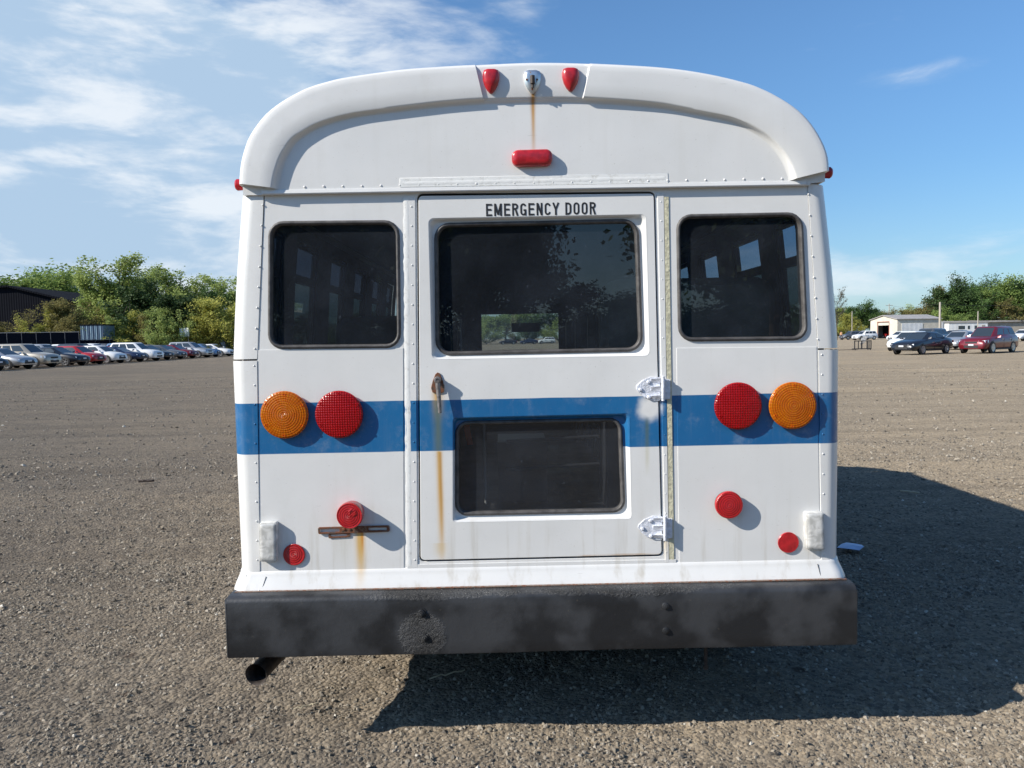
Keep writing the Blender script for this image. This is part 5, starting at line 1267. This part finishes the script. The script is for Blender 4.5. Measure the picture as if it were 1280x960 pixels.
# distant person
def person(px, D, h):
    p = at(px, D); k = h/1.75
    J = {'pel': (0, 0, .95), 'ch': (0, 0, 1.28), 'nk': (0, 0, 1.48), 'hd': (0, -.02, 1.60), 'tp': (0, -.01, 1.72), 'ls': (-.19, 0, 1.40), 'le': (-.25, .03, 1.13), 'lh': (-.24, -.06, .88), 'rs': (.19, 0, 1.40), 're': (.26, .02, 1.13), 'rh': (.23, -.10, .90),
         'lk': (-.11, -.03, .50), 'lf': (-.13, .02, .08), 'lt': (-.13, -.14, .04), 'rk': (.11, -.06, .50), 'rf': (.12, 0, .08), 'rt': (.12, -.17, .04), 'lhp': (-.09, 0, .90), 'rhp': (.09, 0, .90)}
    Rr = {'pel': .15, 'ch': .16, 'nk': .06, 'hd': .10, 'tp': .07, 'ls': .07, 'le': .045, 'lh': .04, 'rs': .07, 're': .045, 'rh': .04, 'lk': .06, 'lf': .04, 'lt': .035, 'rk': .06, 'rf': .04, 'rt': .035, 'lhp': .09, 'rhp': .09}
    E = [('pel', 'ch'), ('ch', 'nk'), ('nk', 'hd'), ('hd', 'tp'), ('ch', 'ls'), ('ls', 'le'), ('le', 'lh'), ('ch', 'rs'), ('rs', 're'), ('re', 'rh'), ('pel', 'lhp'), ('lhp', 'lk'), ('lk', 'lf'), ('lf', 'lt'), ('pel', 'rhp'), ('rhp', 'rk'), ('rk', 'rf'), ('rf', 'rt')]
    names = list(J); me = bpy.data.meshes.new('person'); me.from_pydata([Vector(J[n])*k for n in names], [(names.index(a), names.index(b)) for a, b in E], [])
    o = bpy.data.objects.new('person', me); COL.objects.link(o); md = o.modifiers.new('skin', 'SKIN'); ss = o.modifiers.new('sub', 'SUBSURF'); ss.levels = 2; ss.render_levels = 2
    for n, v in zip(names, me.skin_vertices[0].data): v.radius = (Rr[n]*k, Rr[n]*.8*k); v.use_root = (n == 'pel')
    bpy.context.view_layer.update(); m2 = bpy.data.meshes.new_from_object(o.evaluated_get(bpy.context.evaluated_depsgraph_get())); bpy.data.objects.remove(o)
    o = bpy.data.objects.new('person', m2); COL.objects.link(o); o.location = p
    mats = [simple('skin_tone', (.45, .28, .20), .6), simple('pale_orange_shirt', (.75, .42, .22), .8), simple('dark_trousers', (.05, .05, .07), .8)]
    m2.materials.clear()
    for m in mats: m2.materials.append(m)
    for f in m2.polygons:
        z = f.center.z/k; x = abs(f.center.x)/k
        f.material_index = 2 if z < .95 and x < .2 else (1 if .95 <= z < 1.47 and not (x > .2 and z < 1.12) else 0); f.use_smooth = True
    hr = MB().lathe((0, .01, 1.66*k), (0, 0, 1), [(.105, -.05), (.115, 0), (.10, .06), (.06, .10), (0, .115)], 12).build('hair', simple('brown_hair', (.04, .025, .015), .8), o)
    tag(o, 'person in a pale orange shirt and dark trousers standing far off by the bus corner', 'person')
person(1053.5, 150, 1.78)

# ================================================================== TREES
def leafmat(name, a, b, trans=.42):
    m, T, bs = newmat(name); co = T.node('ShaderNodeTexCoord').outputs['Object']
    oi = T.node('ShaderNodeNewGeometry').outputs['Random Per Island']
    c = T.mix(T.rng(T.math('MULTIPLY_ADD', oi, .35, T.noise(co, .55, 4, .6)), .40, .85), a, b)
    ob = T.node('ShaderNodeObjectInfo').outputs['Random']
    c = T.mix(T.math('MULTIPLY', ob, .35), c, [q*.72 for q in a]); T.put(bs.inputs['Base Color'], c); bs.inputs['Roughness'].default_value = .65; bs.inputs['Specular IOR Level'].default_value = .25
    tr = T.node('ShaderNodeBsdfTranslucent'); T.put(tr.inputs[0], c); mx = T.node('ShaderNodeMixShader'); mx.inputs[0].default_value = trans
    T.l.new(bs.outputs[0], mx.inputs[1]); T.l.new(tr.outputs[0], mx.inputs[2]); T.l.new(mx.outputs[0], T.n['Material Output'].inputs[0]); return m
LM = {'light': leafmat('light_green_leaves', (.26, .33, .085), (.42, .50, .17)), 'mid': leafmat('mid_green_leaves', (.16, .24, .06), (.29, .38, .11)), 'dark': leafmat('dark_green_leaves', (.024, .052, .018), (.060, .10, .03), .25),
      'yellow': leafmat('yellow_green_leaves', (.32, .33, .07), (.52, .50, .13)), 'brown': leafmat('brown_green_leaves', (.17, .15, .055), (.27, .24, .085)), 'deep': leafmat('deep_green_leaves', (.045, .095, .024), (.10, .165, .045), .3),
      'bare': leafmat('sparse_dull_leaves', (.09, .085, .06), (.14, .13, .08))}
BARK = simple('grey_brown_bark', (.10, .08, .06), .9, var=.3, vscale=6)
# prototypes are 10 m tall, base at the origin
def make_tree(shape, nleaf, seed, leaf=.20, spread=1.0):
    r = random.Random(seed); rn = np.random.default_rng(seed); mb = MB(); tips = []
    def limb(p, d, L_, rad_, depth):
        prev = p; n = 4; dd = d.copy()
        for i in range(n):
            dd = (dd+Vector((r.uniform(-.16, .16), r.uniform(-.16, .16), r.uniform(-.02, .12)))).normalized(); nx_ = prev+dd*L_/n
            mb.tube(prev, nx_, rad_*(1-i/n*.6), rad_*(1-(i+1)/n*.6), 6, False); prev = nx_
            if depth < 2 and i >= 1:
                for _ in range(2):
                    a = r.uniform(0, 2*PI); t = r.uniform(.5, 1.0); limb(prev, (dd*.8+Vector((math.cos(a)*t, math.sin(a)*t, r.uniform(.0, .5)))).normalized(), L_*r.uniform(.4, .6), rad_*.45, depth+1)
            if depth >= 1: tips.append((prev.copy(), depth))
        tips.append((prev.copy(), depth))
    th = {'tall': 2.0, 'round': 2.2, 'bush': .5, 'sparse': 2.4}[shape]
    mb.tube((0, 0, -.1), (0, 0, th), .20, .15, 8, False)
    if shape == 'tall':
        limb(Vector((0, 0, th)), Vector((0, 0, 1)), 6.8, .14, 0)
        for i in range(11):
            z = th+i*.62; a = i*2.4; limb(Vector((0, 0, z)), Vector((math.cos(a)*.75, math.sin(a)*.75, .8)).normalized(), 2.9-i*.14, .06, 1)
    elif shape == 'round':
        for i in range(8): a = i*2.4; limb(Vector((0, 0, th+.15*i)), Vector((math.cos(a)*1.1, math.sin(a)*1.1, .45+.22*(i % 4))).normalized(), 4.4, .10, 0 if i % 2 else 1)
        limb(Vector((0, 0, th)), Vector((0, 0, 1)), 5.8, .14, 0)
    elif shape == 'bush':
        for i in range(10): a = i*2.4; limb(Vector((0, 0, th)), Vector((math.cos(a)*.9, math.sin(a)*.9, .5+.25*(i % 4))).normalized(), 4.8+(i % 4)*.9, .09, 1)
        limb(Vector((0, 0, th)), Vector((0, 0, 1)), 7.2, .10, 0)
    else:
        limb(Vector((0, 0, th)), Vector((0, 0, 1)), 6.5, .12, 0)
        for i in range(8): a = i*2.4; limb(Vector((0, 0, th+i*.6)), Vector((math.cos(a)*.6, math.sin(a)*.6, .9)).normalized(), 3.0, .05, 1)
    T_ = np.array([t[0][:] for t in tips]); T_ = T_[T_[:, 2] > (1.4 if shape != 'bush' else .4)]
    # leaf clumps round the limb tips, each with its own density
    k = rn.integers(0, len(T_), nleaf); dens_ = rn.random(len(T_))**.5; k = k[rn.random(nleaf) < dens_[k]]
    sig = {'tall': .34, 'round': .50, 'bush': .44, 'sparse': .22}[shape]*spread
    c = T_[k]+rn.normal(0, sig, (len(k), 3))*np.array([1, 1, .75]); c = c[c[:, 2] > .15]; n = len(c)
    zmax = np.percentile(c[:, 2], 99.7)
    nrm = rn.normal(0, 1, (n, 3))+np.array([0, 0, .5]); nrm /= np.linalg.norm(nrm, axis=1)[:, None]
    t = np.cross(nrm, rn.normal(0, 1, (n, 3))); t /= np.linalg.norm(t, axis=1)[:, None]+1e-9; b_ = np.cross(nrm, t); s = leaf*rn.uniform(.55, 1.35, n)[:, None]
    q_ = np.stack([c-t*s-b_*s*.2, c-b_*s*.62, c+t*s*.9+b_*s*.15, c+b_*s*.55], 1).reshape(-1, 3); q_[:, :] *= 10/zmax
    for i, v in enumerate(mb.v): mb.v[i] = tuple(np.array(v)*10/zmax)
    root = empty('tree'); mb.build('trunk', BARK, root)
    me = np_mesh('crown', q_, np.arange(n*4).reshape(-1, 4)); me.materials.append(LM['mid']); cr = bpy.data.objects.new('crown', me); COL.objects.link(cr); cr.parent = root
    return root
TP = {}
def tree(shape, seed, loc, h, mat, label, group, wide=1.0):
    key = (shape, seed % 3)
    if key not in TP:
        TP[key] = [make_tree(shape, {'tall': 15000, 'round': 26000, 'bush': 19000, 'sparse': 3600}[shape], seed % 3+31, {'tall': .15, 'round': .17, 'bush': .19, 'sparse': .12}[shape]), False]
    pr_, u_ = TP[key]; o = copy_tree(pr_) if u_ else pr_; TP[key][1] = True
    o.name = {'bush': 'bushy_tree', 'tall': 'tall_tree', 'round': 'broad_tree', 'sparse': 'sparse_tree'}[shape]
    o.location = loc; o.rotation_euler = (0, 0, seed*1.7); s = h/10; o.scale = (s*wide, s*wide, s); tag(o, label, 'tree', group)
    for c in o.children:
        if c.name.startswith('crown'): c.material_slots[0].link = 'OBJECT'; c.material_slots[0].material = LM[mat]
    return o
GT = 'trees along the left edge of the lot'
left_trees = [
 (-8, 350, 170, 'round', 'mid', 1.5, 'broad green tree half cut by the left edge of the photo'), (34, 340, 178, 'round', 'mid', 1.6, 'green tree between the two broad trees above the black warehouse'), (72, 343, 176, 'round', 'mid', 1.5, 'green tree right of the broadest one above the black warehouse'),
 (12, 346, 175, 'round', 'mid', 1.5, 'broad green tree rising above the black warehouse roof at the left edge'), (52, 337, 172, 'round', 'mid', 1.7, 'broadest green tree above the middle of the black warehouse roof'), (88, 347, 168, 'round', 'mid', 1.3, 'green tree above the low right end of the black warehouse'),
 (33, 386, 104, 'sparse', 'brown', 1.8, 'thin brownish sapling in front of the black warehouse, left of two'), (62, 384, 104, 'bush', 'yellow', 1.0, 'yellow green sapling in front of the black warehouse, right of two'),
 (8, 404, 103, 'bush', 'brown', 1.4, 'low rusty bush by the fence at the left edge'),
 (100, 376, 106, 'bush', 'brown', 1.05, 'dull brown green bushy tree at the right end of the warehouse'), (82, 398, 102, 'bush', 'brown', 1.2, 'low brownish bush behind the fence left of the blue container'),
 (126, 337, 113, 'tall', 'light', 1.15, 'tall light green tree just right of the warehouse'), (148, 324, 112, 'tall', 'light', 1.35, 'tallest light green tree of the left tree line, above the blue container'),
 (176, 340, 117, 'tall', 'light', 1.15, 'tall light green tree right of the tallest one'), (203, 341, 124, 'tall', 'light', 1.2, 'tall pale tree behind the dark evergreen'), (231, 338, 130, 'tall', 'light', 1.3, 'tall green tree above the white board'),
 (254, 348, 128, 'tall', 'light', 1.3, 'light green tree behind the grey shed'), (279, 345, 136, 'sparse', 'light', 1.6, 'thin open crowned tree against the sky near the bus'), (300, 347, 134, 'tall', 'light', 1.2, 'light green tree partly hidden by the left bus corner'),
 (325, 350, 138, 'tall', 'mid', 1.2, 'green tree behind the left side of the bus, seventh from the warehouse'),
 (200, 352, 107, 'bush', 'dark', 1.3, 'very dark green tree in the middle of the left tree line'), (226, 371, 105, 'bush', 'dark', 1.3, 'very dark low tree left of the white board'), (262, 362, 116, 'bush', 'deep', 1.3, 'deep green round tree above the yellow trees'),
 (258, 380, 103, 'bush', 'yellow', 1.15, 'yellow green tree over the grey shed, left of two'), (286, 374, 104, 'bush', 'yellow', 1.3, 'yellow green tree touching the bus corner, right of two'),
 (164, 390, 101, 'bush', 'yellow', 1.2, 'low yellow green bush right of the blue container'), (142, 396, 100.5, 'bush', 'light', 1.1, 'low light bush overlapping the blue container'), (212, 386, 100, 'bush', 'light', 1.0, 'light green sapling in front of the very dark tree'),
 (185, 392, 101, 'bush', 'brown', 1.0, 'low reddish brown bush left of the light green sapling')]
for i, (px, yt, D, sh_, mt, wd_, lab) in enumerate(left_trees):
    tree(sh_, i, at(px, D), zat(px, yt, D), mt, lab, GT, wd_)
GTR = 'trees along the right edge of the lot'
right_trees = [
 (1048, 359, 150, 'sparse', 'bare', .9, 'nearly bare tree top showing just right of the bus'), (1052, 385, 195, 'bush', 'light', 1.2, 'light yellowish green tree just right of the bus corner'), (1078, 377, 190, 'round', 'deep', 1.2, 'full green tree left of the cream garage building'),
 (1095, 386, 198, 'round', 'deep', 1.0, 'green tree behind the left end of the garage gable'), (1064, 392, 186, 'bush', 'yellow', 1.1, 'low yellow green bush below the full green tree'),
 (1118, 387, 235, 'round', 'brown', 1.4, 'low brown green tree above the garage gable'), (1138, 382, 228, 'round', 'light', 1.4, 'light tree above the middle of the garage roof'), (1158, 374, 222, 'round', 'brown', 1.3, 'brownish tree above the right part of the garage roof'),
 (1170, 359, 214, 'bush', 'brown', .9, 'reddish brown pointed tree left of the big dark tree'),
 (1194, 346, 205, 'round', 'dark', 1.15, 'big very dark tree right of the pale utility pole'), (1210, 360, 200, 'bush', 'deep', 1.2, 'deep green tree overlapping the big dark tree'), (1222, 350, 214, 'round', 'deep', 1.2, 'deep green tree behind the short utility pole'),
 (1240, 347, 210, 'round', 'deep', 1.2, 'tall deep green tree above the white trailer'), (1256, 349, 206, 'round', 'mid', 1.2, 'mid green tree second from the right edge'), (1275, 348, 208, 'round', 'mid', 1.3, 'mid green tree cut by the right edge of the photo'),
 (1262, 374, 196, 'bush', 'brown', 1.3, 'reddish brown low tree above the long building'), (1295, 350, 204, 'round', 'deep', 1.3, 'deep green tree just beyond the right edge'), (1232, 376, 197, 'bush', 'deep', 1.4, 'low deep green bush above the trailer roof'), (1187, 385, 196, 'bush', 'mid', 1.4, 'low green bush beside the pale utility pole')]
for i, (px, yt, D, sh_, mt, wd_, lab) in enumerate(right_trees):
    tree(sh_, i+5, at(px, D), zat(px, yt, D), mt, lab, GTR, wd_)
GA = 'trees beyond the lot, seen past and through the bus'
for i, px in enumerate(range(345, 1040, 24)):
    D = (238, 214)[i % 2]+random.uniform(-8, 8); tree(('round', 'bush')[i % 2], i, at(px, D), (random.uniform(10, 13) if i % 2 == 0 else random.uniform(5.5, 7.5)), ('mid', 'deep', 'deep', 'light')[i % 4], 'green tree in the line beyond the lot, hidden behind the bus', GA, 1.7)
GB = 'trees behind the camera, mirrored in the rear windows'
mir = [(-9.2, -25, 8.4, 'dark', 1.0), (-2.6, -24, 8.8, 'dark', .85), (-.7, -26, 8.8, 'dark', .8), (9.3, -24, 9.6, 'dark', 1.1), (11.8, -27, 9.5, 'dark', 1.2), (-14.5, -28, 7, 'dark', 1.3), (-8.4, -30, 9.6, 'deep', 1.0), (-1.2, -30, 10.2, 'deep', 1.0), (11.2, -31, 11.5, 'deep', 1.2)]
mir += [(-13+2.9*k, -29-(k % 3), 3.2+.5*(k % 3), 'dark', 1.9) for k in range(10)]
for i, (x, y, h, m_, w) in enumerate(mir):
    tree('round' if i < 9 else 'bush', i, Vector((x, y, 0)), h, m_, 'green tree behind the camera, mirrored dark in the bus rear windows', GB, w)
